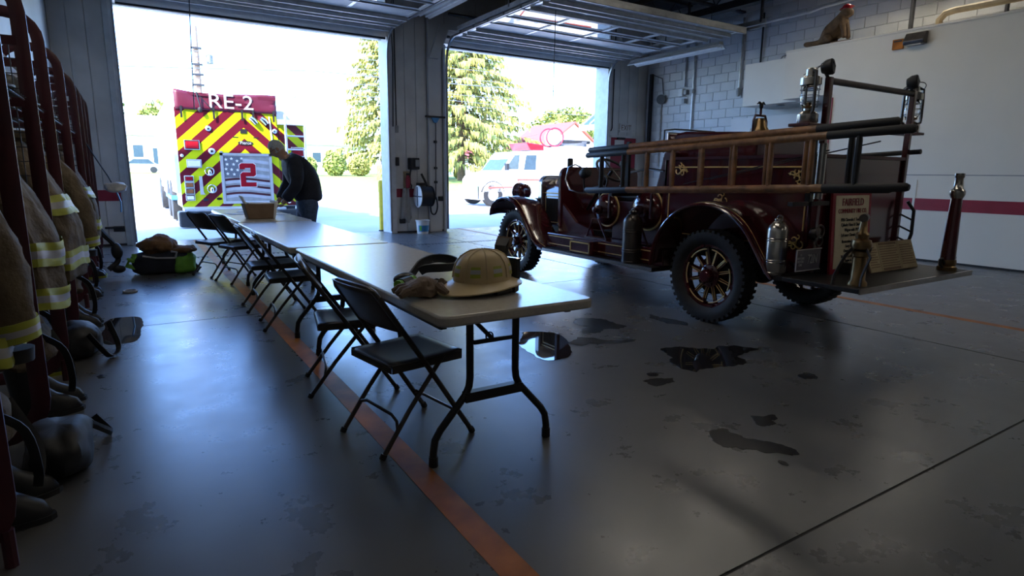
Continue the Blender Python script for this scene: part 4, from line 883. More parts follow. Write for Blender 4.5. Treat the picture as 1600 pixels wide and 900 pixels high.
for s in (-1,1):
    B().ring([[(2.09+cx+rx*math.cos(a),y0+s*.135+ry*math.sin(a),z) for a in [2*PI*k/14 for k in range(14)]] for cx,rx,ry,z in ((0,.14,.05,0),(0,.145,.052,.03),(.02,.12,.05,.07),(.06,.07,.05,.11))]).obj('shoe','black',pr,smooth=True)
    # hand: palm, four fingers and thumb
    b=B(); hx,hy,hz=1.755,y0+s*.16,.82
    b.ell((hx-.015,hy,hz-.012),(.048,.042,.02),10,6)
    for k in range(4):
        L=(.065,.078,.074,.056)[k]; fy=hy-s*.03+s*.02*k
        b.tube([(hx-.04,fy,hz-.01),(hx-.04-L*.45,fy,hz+.004),(hx-.04-L*.8,fy,hz-.022),(hx-.04-L,fy,hz-.05)],[.0105,.0098,.0088,.007],7)
    b.tube([(hx+.0,hy-s*.035,hz-.01),(hx-.035,hy-s*.062,hz-.02),(hx-.06,hy-s*.06,hz-.04)],[.0125,.011,.008],7)
    b.obj('hand','skin',bd,smooth=True)
# head
Mhd=Matrix.Translation((1.765,y0,1.575))@Matrix.Rotation(-.25,4,'Z')@Matrix.Rotation(-.62,4,'Y')   # local -x is the face
def headP(u,v):
    t=PI*u; a=2*PI*v; x=-.098*math.sin(t)*math.cos(a); y=.075*math.sin(t)*math.sin(a); z=.12*math.cos(t)
    if x<0:
        x*=1+.06*math.exp(-((z+.08)/.05)**2); g=math.exp(-(y/.014)**2)
        x-=.026*g*math.exp(-((z+.015)/.022)**2); x+=.012*math.exp(-((abs(y)-.03)/.014)**2)*math.exp(-((z-.012)/.012)**2)
        x+=.005*math.exp(-((z+.062)/.006)**2)*math.exp(-(y/.025)**2)
    y*=1-.22*max(0,-z/.12); return (x,y,z)
b=B(); b.M=Mhd; b.grid(headP,28,36); b.obj('head','skin',bd,smooth=True)
b=B(); b.M=Mhd
for s in (-1,1): b.ell((.01,s*.076,-.01),(.02,.01,.032),8,6)
b.obj('ears','skin',bd,smooth=True)
b=B(); b.M=Mhd
def hairP(u,v):
    t=PI*.62*u; a=2*PI*v; p=headP(t/PI,v); k=1.09; 
    z=p[2]
    lim=.06 if p[0]<-.03 else -.06
    q=(p[0]*k+.004,p[1]*k,p[2]*k+.004)
    return q if z>lim else (p[0]*.97,p[1]*.97,max(z,-.07))
b.grid(hairP,16,30); b.obj('hair','hair',pr,smooth=True)
b=B(); b.M=Mhd
for s in (-1,1): b.torus((-.098,s*.032,.01),(1,0,0),.021,.0025,n=14,m=5); b.tube([(-.098,s*.053,.012),(-.04,s*.078,.012),(.01,s*.082,.005)],.0025,5)
b.cyl((-.1,-.011,.013),(-.1,.011,.013),.0025,n=5); b.obj('spectacles','black',pr)
# ================================================================== RESCUE TRUCK OUTSIDE (rear towards us)
RT=thing('rescue_truck','rescue truck with red and yellow rear chevrons parked outside the left door','fire truck',(2.3,18.5,0))
def chevron():
    m=mat('chevron_print',(.2,.006,.02),.35,var=.02); t=m.node_tree; b=t.nodes['Principled BSDF']
    g=t.nodes.new('ShaderNodeNewGeometry'); sp=t.nodes.new('ShaderNodeSeparateXYZ'); t.links.new(g.outputs['Position'],sp.inputs[0])
    def mth(op,a,c=None):
        n=t.nodes.new('ShaderNodeMath'); n.operation=op
        for i,q in enumerate((a,c)):
            if q is None: continue
            if isinstance(q,(int,float)): n.inputs[i].default_value=q
            else: t.links.new(q,n.inputs[i])
        return n.outputs[0]
    ax=mth('ABSOLUTE',mth('SUBTRACT',sp.outputs['X'],2.40)); s=mth('ADD',sp.outputs['Z'],mth('MULTIPLY',ax,.93))
    f=mth('FRACT',mth('DIVIDE',mth('ADD',s,.18),.49)); k=mth('GREATER_THAN',f,.5)
    mx=t.nodes.new('ShaderNodeMix'); mx.data_type='RGBA'; mx.inputs['A'].default_value=(.11,.004,.014,1); mx.inputs['B'].default_value=(.52,.58,.005,1)
    t.links.new(k,mx.inputs['Factor']); t.links.new(mx.outputs['Result'],b.inputs['Base Color']); return m
MT['chev']=chevron()
YR=15.8
B().box(.98,3.16,YR,22,.42,2.95).obj('rear_body','twhite',RT,bevel=.02)
B().box(3.16,3.80,YR+.04,21,.42,2.42).obj('side_body','twhite',RT,bevel=.02)
B().box(.985,3.155,YR-.012,YR,.44,2.66).obj('rear_panel','chev',RT)
B().box(3.17,3.79,YR+.02,YR+.04,.44,2.38).obj('rear_panel','chev',RT)
B().box(.95,3.05,22,25.2,.55,2.6).obj('crew_cab','twhite',RT,bevel=.06)
B().box(.86,1.0,YR+.3,24,2.3,2.85).obj('awning_case','twhite',RT,bevel=.03)
B().box(.90,.98,YR+.02,24,.75,2.0).obj('side_lockers','twhite',RT,bevel=.01)
b=B()
for y in (17.9,19.2,23.6):
    for x in (.86,3.55): b.lathe([(.1,0),(.5,.02),(.52,.1),(.52,.25),(.5,.3),(.1,.3)],(x,y,.52),(1,0,0),n=28); b.obj('wheel','rubber',RT,smooth=True); b=B()
B().box(.84,.98,YR+1.3,YR+3.9,.55,.65).obj('wheel_arch','bluel',RT)
# tarp with lettering
def TP(u,v):
    x=1.0+2.16*u; z=2.62+.43*v; s=.05*math.sin(PI*u)*v
    return (x,YR-.03-.02*math.sin(9*u+3*v)-.015*math.sin(23*u*v),z-s-.02*v*math.sin(6*u))
tp=B().grid(TP,26,6).obj('cover_tarp','tarp',RT,smooth=True,solid=.01)
text('tarp_lettering','RE-2',.46,'silver',tp,(2.16,YR-.07,2.82),(PI/2,0,0),sx=1.12)
b=B().box(1.0,3.16,YR-.03,21.5,2.93,3.0).obj('tarp_top','tarp',tp)
for x in (1.12,1.78,2.38,2.62,3.08): B().obox((x,YR-.062,2.56),(.045,.014,.26),(0,0,0)).obj('strap','black',tp)
b=B(); b.tube([(1.45,YR-.09,3.0),(1.5,YR-.1,2.75),(1.52,YR-.09,2.62)],.016,5); b.tube([(1.45,YR-.09,3.0),(1.65,YR-.1,2.75),(1.75,YR-.09,2.64)],.01,5); b.ell((1.5,YR-.1,2.62),(.05,.03,.06),8,6); b.obj('cord_hook','black',tp)
# roller door with flag print
dr=B().box(1.9,2.92,YR-.03,YR-.012,.53,1.62).obj('roller_door','greyplast',RT)
b=B()
for k in range(27): b.box(1.9,2.92,YR-.036,YR-.03,.54+k*.04,.572+k*.04)
b.obj('door_slats','greyplast',dr)['kind']='stuff'
B().box(1.915,2.32,YR-.0385,YR-.036,1.12,1.6).obj('flag_canton','greyblue',dr)
for k in range(6):
    def SP(u,v,k=k): x=1.915+.99*u; zz=.60+k*.165+.035*v*2+.05*math.sin(3.2*u+.6)+.03*u; return (x,YR-.0382,min(zz,1.6))
    if k<3 : B().grid(lambda u,v:SP(u,v),14,1).obj('flag_stripe','silver',dr)
    else: B().grid(lambda u,v:SP(.42+.58*u,v),10,1).obj('flag_stripe','silver',dr)
for k in range(3):
    def S2(u,v,k=k): x=1.915+.99*u; return (x,YR-.0381,.67+k*.165+.05*v+.05*math.sin(3.2*u+.6)+.03*u)
    B().grid(lambda u,v:S2(u,v),14,1).obj('flag_stripe','maroon',dr)
sb=B().add([(0,0,0)]+[((.042 if k%2==0 else .017)*math.sin(PI*k/5),-.0,(.042 if k%2==0 else .017)*math.cos(PI*k/5)) for k in range(10)],[(0,k+1,(k+1)%10+1) for k in range(10)]).obj('star','paper',dr,local=True)
spots=[(1.96,1.53),(2.08,1.55),(2.2,1.5),(2.3,1.56),(1.98,1.42),(2.12,1.42),(2.25,1.4),(1.95,1.31),(2.07,1.3),(2.2,1.29),(1.98,1.2),(2.12,1.19),(2.28,1.2)]
for i,(x,z) in enumerate(spots):
    o=sb if i==0 else sb.copy()
    if i: C.objects.link(o); o.parent=dr
    off=RT.location; o.location=Vector((x,YR-.0395,z))-off
two=[(2.24,1.36),(2.24,1.41),(2.29,1.45),(2.55,1.45),(2.6,1.41),(2.6,1.18),(2.55,1.14),(2.37,1.14),(2.37,1.0),(2.6,1.0),(2.6,.9),(2.25,.9),(2.25,1.19),(2.3,1.24),(2.48,1.24),(2.48,1.34),(2.36,1.34),(2.36,1.31),(2.24,1.31)]
def outline(p,g):
    cx=sum(q[0] for q in p)/len(p); cz=sum(q[1] for q in p)/len(p); return [(q[0]+g*(1 if q[0]>cx else -1),q[1]+g*(1 if q[1]>cz else -1)) for q in p]
B().prism(outline(two,.012),'y',YR-.041,YR-.040).obj('door_numeral_outline','paper',dr)
B().prism(two,'y',YR-.044,YR-.042).obj('door_numeral','tailred',dr)
b=B(); b.box(1.84,1.9,YR-.05,YR-.01,.5,1.72).box(2.92,2.98,YR-.05,YR-.01,.5,1.68).box(1.84,2.98,YR-.05,YR-.01,1.62,1.68).box(1.9,2.92,YR-.05,YR-.02,.5,.56); b.obj('door_frame','alu',dr)
# lamps and fittings
def lampbox(x0,x1,z0,z1,m,fm='chrome'):
    f=B().box(x0,x1,YR-.06,YR-.01,z0,z1).obj('lamp_housing',fm,RT,bevel=.015); B().box(x0+.03,x1-.03,YR-.075,YR-.058,z0+.03,z1-.03).obj('lens',m,f,bevel=.006)
lampbox(1.12,1.44,1.73,1.95,'tailred'); lampbox(1.14,1.45,1.33,1.52,'paper','silver'); lampbox(3.44,3.76,1.62,1.86,'tailred')
for k,m in enumerate(('paper','amber','amber','tailred')): lampbox(1.06,1.26,.58+k*.145,.72+k*.145,m)
b=B(); b.prism([(1.37,.72),(1.47,.72),(1.44,.78),(1.43,1.14),(1.37,1.14)],'y',YR-.06,YR-.012); b.obj('grab_bar','alu',RT)
for x,z in ((1.6,1.25),(1.62,.85)):
    b=B(); b.torus((x,YR-.04,z),(0,1,0),.09,.013,n=20); b.ell((x,YR-.05,z-.03),(.045,.04,.075),10,6); b.obj('valve_handle','chrome',RT,smooth=True)
for x,z,r in ((1.64,2.22,.06),(1.68,1.71,.07),(1.06,1.6,.04),(3.09,2.22,.055)): B().lathe([(r,0),(r,.03),(r*.6,.05),(0,.055)],(x,YR-.01,z),(0,-1,0),n=18).obj('dome_light','chrome',RT,smooth=True)
for x,z in ((1.47,.6),(1.76,.62)): B().ring([[(x+.06*math.cos(a),YR-.02-q,z+.03*math.sin(a)) for a in [2*PI*k/14 for k in range(14)]] for q in (0,.02)]).obj('latch','chrome',RT)
b=B(); b.ring([[(2.42+.17*math.cos(a),YR-.015-q,1.92+.05*math.sin(a)) for a in [2*PI*k/20 for k in range(20)]] for q in (0,.012)]); bd_=b.obj('maker_badge','black',RT); text('badge_script','Pierce',.1,'silver',bd_,(2.42,YR-.029,1.92),(PI/2,0,0))
B().box(2.32,2.46,YR-.03,YR-.01,2.14,2.24).obj('camera_housing','black',RT)
for x in (2.15,2.6): B().box(x,x+.12,YR-.02,YR-.01,2.04,2.06).obj('marker_slot','black',RT)
for x,a in ((2.62,.5),(2.86,.7)):
    B().tube([(x-.06,YR-.05,2.5),(x,YR-.07,2.45),(x+.06,YR-.08,2.37)],[.06,.065,.05],10).obj('hose_coupling','chrome',RT,smooth=True)
B().tube([(2.98,YR-.03,2.55),(3.0,YR-.03,2.3),(3.02,YR-.03,1.95)],.02,6).obj('rope','cream',RT)
# rear ladder on the right
ld=B().tube([(3.33,YR-.1,.5),(3.33,YR-.1,2.62)],.03,8).obj('access_ladder','alu',RT,smooth=True)
B().tube([(3.78,YR-.1,.5),(3.78,YR-.1,2.95),(3.75,YR-.06,3.06),(3.68,YR+.05,3.1),(3.6,YR+.2,3.05)],.025,8).obj('ladder_rail','alu',ld,smooth=True)
for z in (.75,1.1,1.45,1.8,2.12): B().cyl((3.33,YR-.1,z),(3.78,YR-.1,z),.02,n=8).obj('rung','alu',ld)
B().box(3.16,3.8,YR-.12,YR+.3,2.38,2.5).obj('ladder_platform','alu',ld)
B().box(3.2,3.75,YR+.5,YR+1.5,2.42,2.75).obj('roof_box','alu',RT)
# bumper, mud flap
B().box(.98,3.16,YR-.5,YR,.36,.42).obj('rear_step','alu',RT,bevel=.01)
B().box(.86,3.7,YR-.55,YR-.05,.02,.36).obj('rear_bumper','dkplastic',RT,bevel=.04)
b=B(); b.ring([[(1.35+.16*math.cos(a),YR-.555-q,.2+.05*math.sin(a)) for a in [2*PI*k/18 for k in range(18)]] for q in (0,.01)]); b.obj('bumper_badge','alu',RT)
# ================================================================== WHITE PICKUP WITH TANK BODY
PK=thing('pickup_truck','white crew cab pickup with red stripe and hose reel outside the right door','truck',(14.2,21.2,0))
YP=20.3
prof=[(11.2,.5),(11.15,1.0),(11.3,1.2),(12.0,1.36),(12.5,2.0),(12.75,2.13),(14.3,2.18),(14.45,2.0),(14.5,.5)]
B().prism(prof,'y',YP,YP+1.95).obj('cab','twhite',PK,bevel=.06)
B().prism([(14.4,.5),(14.4,2.33),(15.1,2.42),(15.9,2.4),(16.4,1.3),(17.4,1.3),(17.4,.5)],'y',YP-.02,YP+2.0).obj('tank_body','twhite',PK,bevel=.05)
B().prism([(12.14,1.44),(12.56,1.98),(12.78,2.0),(12.72,1.44)],'y',YP-.012,YP+.01).obj('front_window','glassd',PK)
B().prism([(12.98,1.42),(13.08,1.99),(13.55,2.01),(13.52,1.42)],'y',YP-.012,YP+.01).obj('rear_window','glassd',PK)
B().add([(12.02,YP+.1,1.38),(12.02,YP+1.85,1.38),(12.5,YP+1.8,1.98),(12.5,YP+.15,1.98)],[(0,1,2,3)]).obj('windscreen','glassd',PK,solid=.02)
b=B(); b.prism([(12.7,1.0),(13.1,1.0),(13.1,1.06),(12.66,1.06)],'y',YP-.015,YP); b.box(13.1,16.0,YP-.035,YP,.99,1.06); b.prism([(11.4,.69),(12.98,.72),(12.74,1.0),(12.68,1.0),(12.88,.77),(11.4,.75)],'y',YP-.015,YP); b.obj('red_stripe','roofred',PK)
B().lathe([(.09,0),(.09,.005)],(11.75,YP-.004,1.08),(0,-1,0),n=8).obj('door_emblem','gold',PK)
for x in (12.55,13.35): B().box(x,x+.14,YP-.03,YP,1.16,1.2).obj('door_handle','alu',PK)
b=B(); b.box(12.1,12.2,YP-.22,YP-.02,1.4,1.66); b.obj('wing_mirror','drk',PK)
for x in (11.62,15.6):
    for y in (YP+.02,YP+1.75):
        w_=B().lathe([(.12,0),(.40,.0),(.44,.05),(.44,.2),(.40,.25),(.12,.25)],(x,y-.02,.44),(0,1,0),n=28).obj('wheel','rubber',PK,smooth=True)
        B().lathe([(.22,-.01),(.2,.02),(.1,.04),(.08,-.02),(0,-.03)],(x,y-.02,.44),(0,1,0),n=24).obj('hubcap','alu',w_,smooth=True)
B().torus((11.62,YP+.02,.46),(0,1,0),.5,.03,n=16,a0=-1.4,a1=1.4).obj('wheel_arch','drk',PK)
B().box(10.98,11.3,YP+.02,YP+1.93,.25,.8).obj('front_bumper','chrome',PK,bevel=.03)
B().box(12.3,14.4,YP-.08,YP+.1,.42,.5).obj('side_step','alu',PK)
B().prism([(13.2,2.5),(14.0,2.42),(14.05,2.2),(13.4,2.2)],'y',YP+.2,YP+1.75).obj('light_bar','tailred',PK,bevel=.03)
for yy in (YP+.3,YP+.8): B().torus((14.6,yy,2.75),(.25,1,0),.36,.03,n=28).obj('hose_reel_rim','stripe',PK,smooth=True)
B().lathe([(.3,0),(.3,.4)],(14.6,YP+.35,2.75),(.25,1,0),n=24).obj('hose_reel_drum','twhite',PK,smooth=True)
B().box(15.0,16.2,YP+.3,YP+1.7,2.42,2.62).obj('roof_rack','greyblue',PK)
B().cyl((15.0,YP+.3,2.6),(16.4,YP+.4,2.6),.07).obj('suction_hose','drk',PK)
PK.location.x+=.4; PK.rotation_euler=(0,0,-.06)
# bollard
bo=thing('bollard','yellow steel bollard outside the left door post','bollard',(4.68,12.9,0))
B().lathe([(.055,0),(.055,1.08),(.04,1.11),(0,1.12)],(4.68,12.9,-.015),n=18).obj('post','yellow',bo,smooth=True)
B().lathe([(.075,0),(.075,.02),(.056,.03)],(4.68,12.9,-.015),n=18).obj('base_ring','drk',bo)
# ================================================================== TREES, HOUSES, WIRES
def lawn(y): return -.02 if y<38 else (-.02+.92*(y-38)/37 if y<75 else .9+(y-75)*2.1/325)
def spruce(x,y,H,R0,n,label,seed,m='leaf'):
    random.seed(seed); z0=lawn(y)
    t=thing('spruce_tree',label,'tree',(x,y,z0),group='spruce trees across the road')
    B().tube([(x,y,z0-.2),(x,y,z0+H*.5),(x,y,z0+H*.98)],[.45,.28,.05],10).obj('trunk','bark',t,smooth=True)
    b=B(); br=B()
    nb=int(n/60)
    for i in range(nb):
        h=(i+.5)/nb; hz=z0+1.6+(H-1.6)*h; L=R0*(1-h)**.75*random.uniform(.65,1.08)+.3; a=i*2.39996+random.uniform(-.3,.3)
        ca,sa=math.cos(a),math.sin(a); dr=random.uniform(.05,.28)
        br.tube([(x,y,hz),(x+ca*L*.55,y+sa*L*.55,hz-.1*L),(x+ca*L,y+sa*L,hz-dr*L+.12*L)],[.06,.035,.012],4)
        for k in range(60):
            q=random.uniform(.12,1)**.8; w=(.16+.5*(1-q))*random.uniform(-1,1)*min(L*.32,1.3)
            px=x+ca*L*q-sa*w; py=y+sa*L*q+ca*w; pz=hz-.1*L*q-dr*.3*L*q*q+random.uniform(-.08,.12)
            ln=random.uniform(.35,.95)*(.5+.6*(1-h)); wd=random.uniform(.10,.22); aa=random.uniform(0,PI); cx,cy=math.cos(aa)*wd,math.sin(aa)*wd
            ox,oy=ca*ln*.3,sa*ln*.3
            o=len(b.v); b.v+=[(px-cx,py-cy,pz),(px+cx,py+cy,pz+.05),(px+ox+cx*.5,py+oy+cy*.5,pz-ln*.6),(px+ox,py+oy,pz-ln)]; b.f.append((o,o+1,o+2,o+3)); b.mi.append(0)
    b.obj('foliage',m,t,fix=False)['kind']='stuff'; br.obj('branches','bark',t)['kind']='stuff'
    return t
spruce(30.0,58,21,9.8,16000,'large drooping spruce across the road seen through the right door',5)
spruce(29.6,80,24,7.6,10000,'tall pale spruce across the road beside the door post',6)
def bush(x,y,rx,ry,h,n,label,seed,m='leaf2',z0=None,name='shrub',trunk=0):
    random.seed(seed); z0=lawn(y) if z0 is None else z0
    t=thing(name,label,'bush' if name!='broadleaf_tree' else 'tree',(x,y,z0))
    b=B()
    for i in range(n):
        u=random.uniform(-1,1); a=random.uniform(0,2*PI); s=math.sqrt(1-u*u); r=random.uniform(.7,1.02)
        px,py,pz=x+rx*s*math.cos(a)*r,y+ry*s*math.sin(a)*r,z0+trunk+h/2+h/2*u*r
        d=random.uniform(.15,.34)*max(.6,min(1.3,h/4)); q=[Vector((random.uniform(-1,1),random.uniform(-1,1),random.uniform(-1,1))).normalized()*d for _ in range(3)]
        o=len(b.v); P=Vector((px,py,pz)); b.v+=[tuple(P+q[0]),tuple(P+q[1]),tuple(P-q[0]),tuple(P-q[1])]; b.f.append((o,o+1,o+2,o+3)); b.mi.append(0)
    b.obj('foliage',m,t,fix=False)['kind']='stuff'
    B().tube([(x,y,z0-.1),(x,y,z0+trunk+h*.5)],[.12 if not trunk else .2,.05],7).obj('trunk','bark',t)
    return t
bush(16.9,70,1.1,1.1,2.1,1500,'rounded yellow-green hedge shrub left of the spruce, across the road',1)
bush(20.0,70,1.3,1.2,2.6,1600,'taller yellow-green hedge shrub nearest the pale spruce',2)
bush(22.7,69.5,1.3,1.1,2.0,1200,'reddish-tipped low shrub at the foot of the pale spruce',3,'leaf')
bush(42.2,64.5,2.2,2.2,4.8,1500,'pink-leaved small tree beside the drooping spruce',4,'pinkleaf')
bush(60,78,8.5,4,9.5,5000,'broad yellow-green tree behind the pickup and red-roofed house',8,'leaf2',name='broadleaf_tree',trunk=1)
bush(-4.3,105,4.5,4,11,3000,'pale leafy tree rising behind the far left house',9,'leaf2',name='broadleaf_tree',trunk=3)
bush(5.6,104,4.5,4,8,2200,'second pale leafy tree behind the far left house roof',10,'leaf2',name='broadleaf_tree',trunk=2)
def house(x0,x1,y0,y1,h,rh,label,rm,wm='siding',gable='x',wins=()):
    z0=lawn((y0+y1)/2); t=thing('house',label,'house',((x0+x1)/2,(y0+y1)/2,z0))
    wl_=B().box(x0,x1,y0,y1,z0-.5,z0+h).obj('walls',wm,t)
    b=B()
    if gable=='x': b.prism([(y0-.5,z0+h-.1),(y1+.5,z0+h-.1),((y0+y1)/2,z0+h+rh)],'x',x0-.4,x1+.4)
    else:
        b.prism([(x0,z0+h),(x1,z0+h),((x0+x1)/2,z0+h+rh-.15)],'y',y0,y1); b.obj('gable',wm,t); b=B()
        c=(x0+x1)/2
        for s in (-1,1):
            e=x0-.4 if s<0 else x1+.4
            b.add([(e,y0-.4,z0+h-.2),(c,y0-.4,z0+h+rh),(c,y1+.4,z0+h+rh),(e,y1+.4,z0+h-.2),(e,y0-.4,z0+h-.45),(c,y0-.4,z0+h+rh-.25),(c,y1+.4,z0+h+rh-.25),(e,y1+.4,z0+h-.45)],[(0,1,2,3),(4,5,6,7),(0,1,5,4),(3,2,6,7),(0,3,7,4)])
    b.obj('roof',rm,t)
    for (xa,xb,za,zb) in wins:
        f=B().box(xa,xb,y0-.06,y0+.02,z0+za,z0+zb).obj('window','siding',t); B().box(xa+.1,xb-.1,y0-.08,y0-.05,z0+za+.1,z0+zb-.1).obj('pane','glassd',f)
    return t
house(-6,9,85,95,4.3,2.6,'white house with long grey roof seen left of the rescue truck','roofgrey',wins=((-1.2,0,1.6,3.2),(.6,1.8,1.6,3.2),(2.6,3.7,0.2,2.9),(4.6,6.0,1.6,3.2)))
house(20,34,100,110,4.4,3.0,'white house with grey roof behind the hedge shrubs','roofgrey',wins=((25,26.5,1.5,3.2),(29,30.5,1.5,3.2)))
house(45,54,64,73,4.0,3.2,'small white gabled house with red roof behind the pickup','roofred',gable='y',wins=((47.5,48.7,1.2,2.8),))
house(-30,-9,80,92,5,3,'far white house at the left edge beyond the lawn','roofgrey')
house(40,48,84,92,2.6,1.6,'low white outbuilding behind the trunk of the large spruce','roofred')
cn=thing('canopy_building','pale building with blue standing-seam metal roof edge at right','building',(19,17,0))
B().box(16.6,23,13.6,19.6,-.02,3.3).obj('walls','siding',cn)
rf=B().prism([(15.8,3.1),(15.8,3.22),(19.6,6.1),(23.4,3.22),(23.4,3.1),(19.6,5.98)],'y',13,20).obj('metal_roof','bluroof',cn)
for k in range(16):
    y=13.1+k*.45; B().tube([(15.8,y,3.24),(19.6,y,6.12)],.03,4).obj('roof_seam','roofgrey',rf)
B().box(15.76,15.82,13,20.02,3.0,3.22).obj('fascia','roofgrey',rf)
up=thing('utility_pole','brown wooden utility pole rising behind the rescue truck','pole',(3.5,36.3,0))
B().tube([(3.5,36.3,-.1),(3.5,36.3,8.5)],[.17,.13],10).obj('pole','pole',up,smooth=True)
for z in (5.6,6.1,6.6,7.4): B().obox((3.5,36.1,z),(.5,.1,.09)).obj('bracket','drk',up)
B().lathe([(.16,0),(.16,.4),(.1,.45)],(4.1,36.2,6.7),n=12).obj('transformer','greyblue',up)
for i,(zl,zr,sg) in enumerate(((7.35,8.2,.5),(6.85,7.6,.5),(6.5,7.2,.4),(6.3,6.5,.35),(6.0,6.1,.35),(5.7,5.8,.3))):
    def W(u,zl=zl,zr=zr,sg=sg): x=-26+85*u; k=(x-.3)/17.4; return (x,36+i*.06,zl+(zr-zl)*k*.9-sg*math.sin(PI*((u*2.4)%1)))
    tag(B().tube([W(k/48) for k in range(49)],.02 if i!=2 else .035,4).obj('overhead_wire','wire'),['topmost overhead wire crossing both doorways','second overhead wire from the top','thick third overhead cable from the top','fourth overhead wire from the top','fifth overhead wire, second from the bottom','lowest overhead wire crossing the doorways'][i],'wire','overhead wires along the road')
cr=thing('parked_car','grey parked car in front of the far left house','car',(1.0,76,lawn(76)))
z=lawn(76)
B().prism([(-1.2,z+.3),(-1.2,z+.85),(-.2,z+.95),(.5,z+1.5),(2.0,z+1.5),(2.6,z+.95),(3.2,z+.9),(3.2,z+.3)],'y',75.2,76.9).obj('body','greyplast',cr,bevel=.05)
B().prism([(-.05,z+.97),(.55,z+1.42),(1.9,z+1.42),(2.4,z+.97)],'y',75.18,75.22).obj('side_glass','glassd',cr)
for x in (-.4,2.3):
    B().lathe([(.1,0),(.33,.01),(.33,.2),(.1,.2)],(x,75.16,z+.33),(0,1,0),n=18).obj('wheel','rubber',cr)
# ================================================================== FITTINGS ON THE WALLS AND UNDER THE ROOF
def strip_light(x,y0,y1,z,label,lit,group='fluorescent strip lights'):
    t=thing('strip_light',label,'ceiling light',(x,(y0+y1)/2,z),group=group)
    B().prism([(x-.07,z+.1),(x+.07,z+.1),(x+.05,z+.16),(x-.05,z+.16)],'y',y0,y1).obj('housing','greyplast',t)
    B().prism([(x-.16,z+.03),(x-.07,z+.1),(x+.07,z+.1),(x+.16,z+.03),(x+.15,z+.02),(x+.06,z+.09),(x-.06,z+.09),(x-.15,z+.02)],'y',y0,y1).obj('reflector','wall',t)
    for s in (-1,1): B().cyl((x+s*.06,y0+.03,z+.055),(x+s*.06,y1-.03,z+.055),.019,n=10).obj('tube','lamp_on' if lit else 'lamp_dim',t,smooth=True)
    for y in (y0+.3,y1-.3): B().cyl((x,y,z+.16),(x,y,ZC-.5),.008,n=6).obj('hanger','steel',t)
    return t
strip_light(10.68,8.9,11.55,3.86,'unlit fluorescent strip hung beside the right open door near the block wall',False)
strip_light(5.25,9.3,11.8,4.28,'unlit fluorescent strip running between the two open doors',False)
strip_light(10.8,4.2,6.3,4.3,'lit fluorescent strip high above the office ledge',True)
strip_light(8.3,4.5,6.9,4.55,'added unseen fluorescent fill strip under the roof above the fire engine',True)  # from here on: strips out of view, added to brighten the interior
strip_light(3.0,2.0,4.4,4.55,'added unseen fluorescent fill strip above the near table',True)
strip_light(8.3,-1.5,.9,4.55,'added unseen fluorescent fill strip above the near right floor',True)
strip_light(3.0,-4.5,-2.1,4.55,'added unseen fluorescent fill strip at the back of the hall on the left',True)
strip_light(8.3,-5.5,-3.1,4.55,'added unseen fluorescent fill strip at the back of the hall on the right',True)
strip_light(.8,3.6,6.0,4.55,'added unseen fluorescent fill strip above the row of folding chairs',True)  # this strip and the next are added out of view to light the piers
strip_light(6.0,4.6,7.0,4.55,'added unseen fluorescent fill strip above the engine cowl',True)
# pipes under the roof
def pipe(name,pts,r,m,label,cat='pipe',group='pipes and conduits'):
    return tag(B().tube(pts,r,8).obj(name,m,smooth=True),label,cat,group)
pipe('sprinkler_pipe',[(11.5,12.0,4.42),(11.5,7.5,4.42),(11.5,7.3,4.45),(11.5,3,4.62)],.03,'panelw','long pale sprinkler pipe along the top of the block wall')
pipe('sprinkler_pipe',[(6.2,7.2,4.62),(11.4,7.2,4.62)],.03,'steel','dark sprinkler branch pipe crossing under the roof at right')
pipe('sprinkler_pipe',[(9.2,9.0,4.75),(9.2,2.0,4.75)],.04,'steel','dark sprinkler main pipe running away under the roof')
pipe('duct_pipe',[(7.2,6.9,4.5),(9.6,6.7,4.5),(11.6,6.4,4.6)],.05,'steel','dark exhaust pipe slanting under the roof at right')
pipe('vent_pipe',[(10.75,4.85,3.53),(10.75,4.85,3.66),(10.75,4.78,3.74),(10.75,4.65,3.76),(10.75,2.6,3.76)],.05,'beige','tan plastic vent pipe with elbow on the office ledge')
pipe('vent_pipe_riser',[(11.3,4.2,3.53),(11.3,4.2,4.9)],.03,'drk','dark vertical riser behind the tan vent pipe')
pipe('ledge_riser',[(11.45,5.6,3.53),(11.45,5.6,4.9)],.035,'drk','dark vertical riser on the ledge left of the vent pipe')
pipe('conduit',[(11.8,10.86,4.9),(11.8,10.86,3.42)],.022,'galv','left of two conduits dropping to the block wall switch box')
pipe('conduit',[(11.8,10.58,4.9),(11.8,10.58,1.6)],.022,'galv','right long conduit running down the block wall')
pipe('conduit',[(11.8,12.0,3.85),(11.8,11.62,3.7),(11.8,11.55,3.3)],.012,'steel','thin black cable curving to the wall horn')
pipe('conduit',[(11.8,11.62,3.1),(11.8,11.62,1.5)],.02,'galv','short conduit running down below the wall horn')
pipe('conduit',[(11.8,9.25,4.7),(11.8,9.25,3.2)],.026,'galv','conduit left of the white soffit')
pipe('conduit',[(11.8,8.75,4.7),(11.8,8.75,3.53)],.02,'drk','dark conduit meeting the top of the white soffit')
pipe('conduit',[(11.7,8.3,3.53),(11.7,8.15,3.72),(11.7,7.6,3.78),(11.7,3.0,3.84)],.016,'greyplast','thin cable arching over the soffit along the ledge')
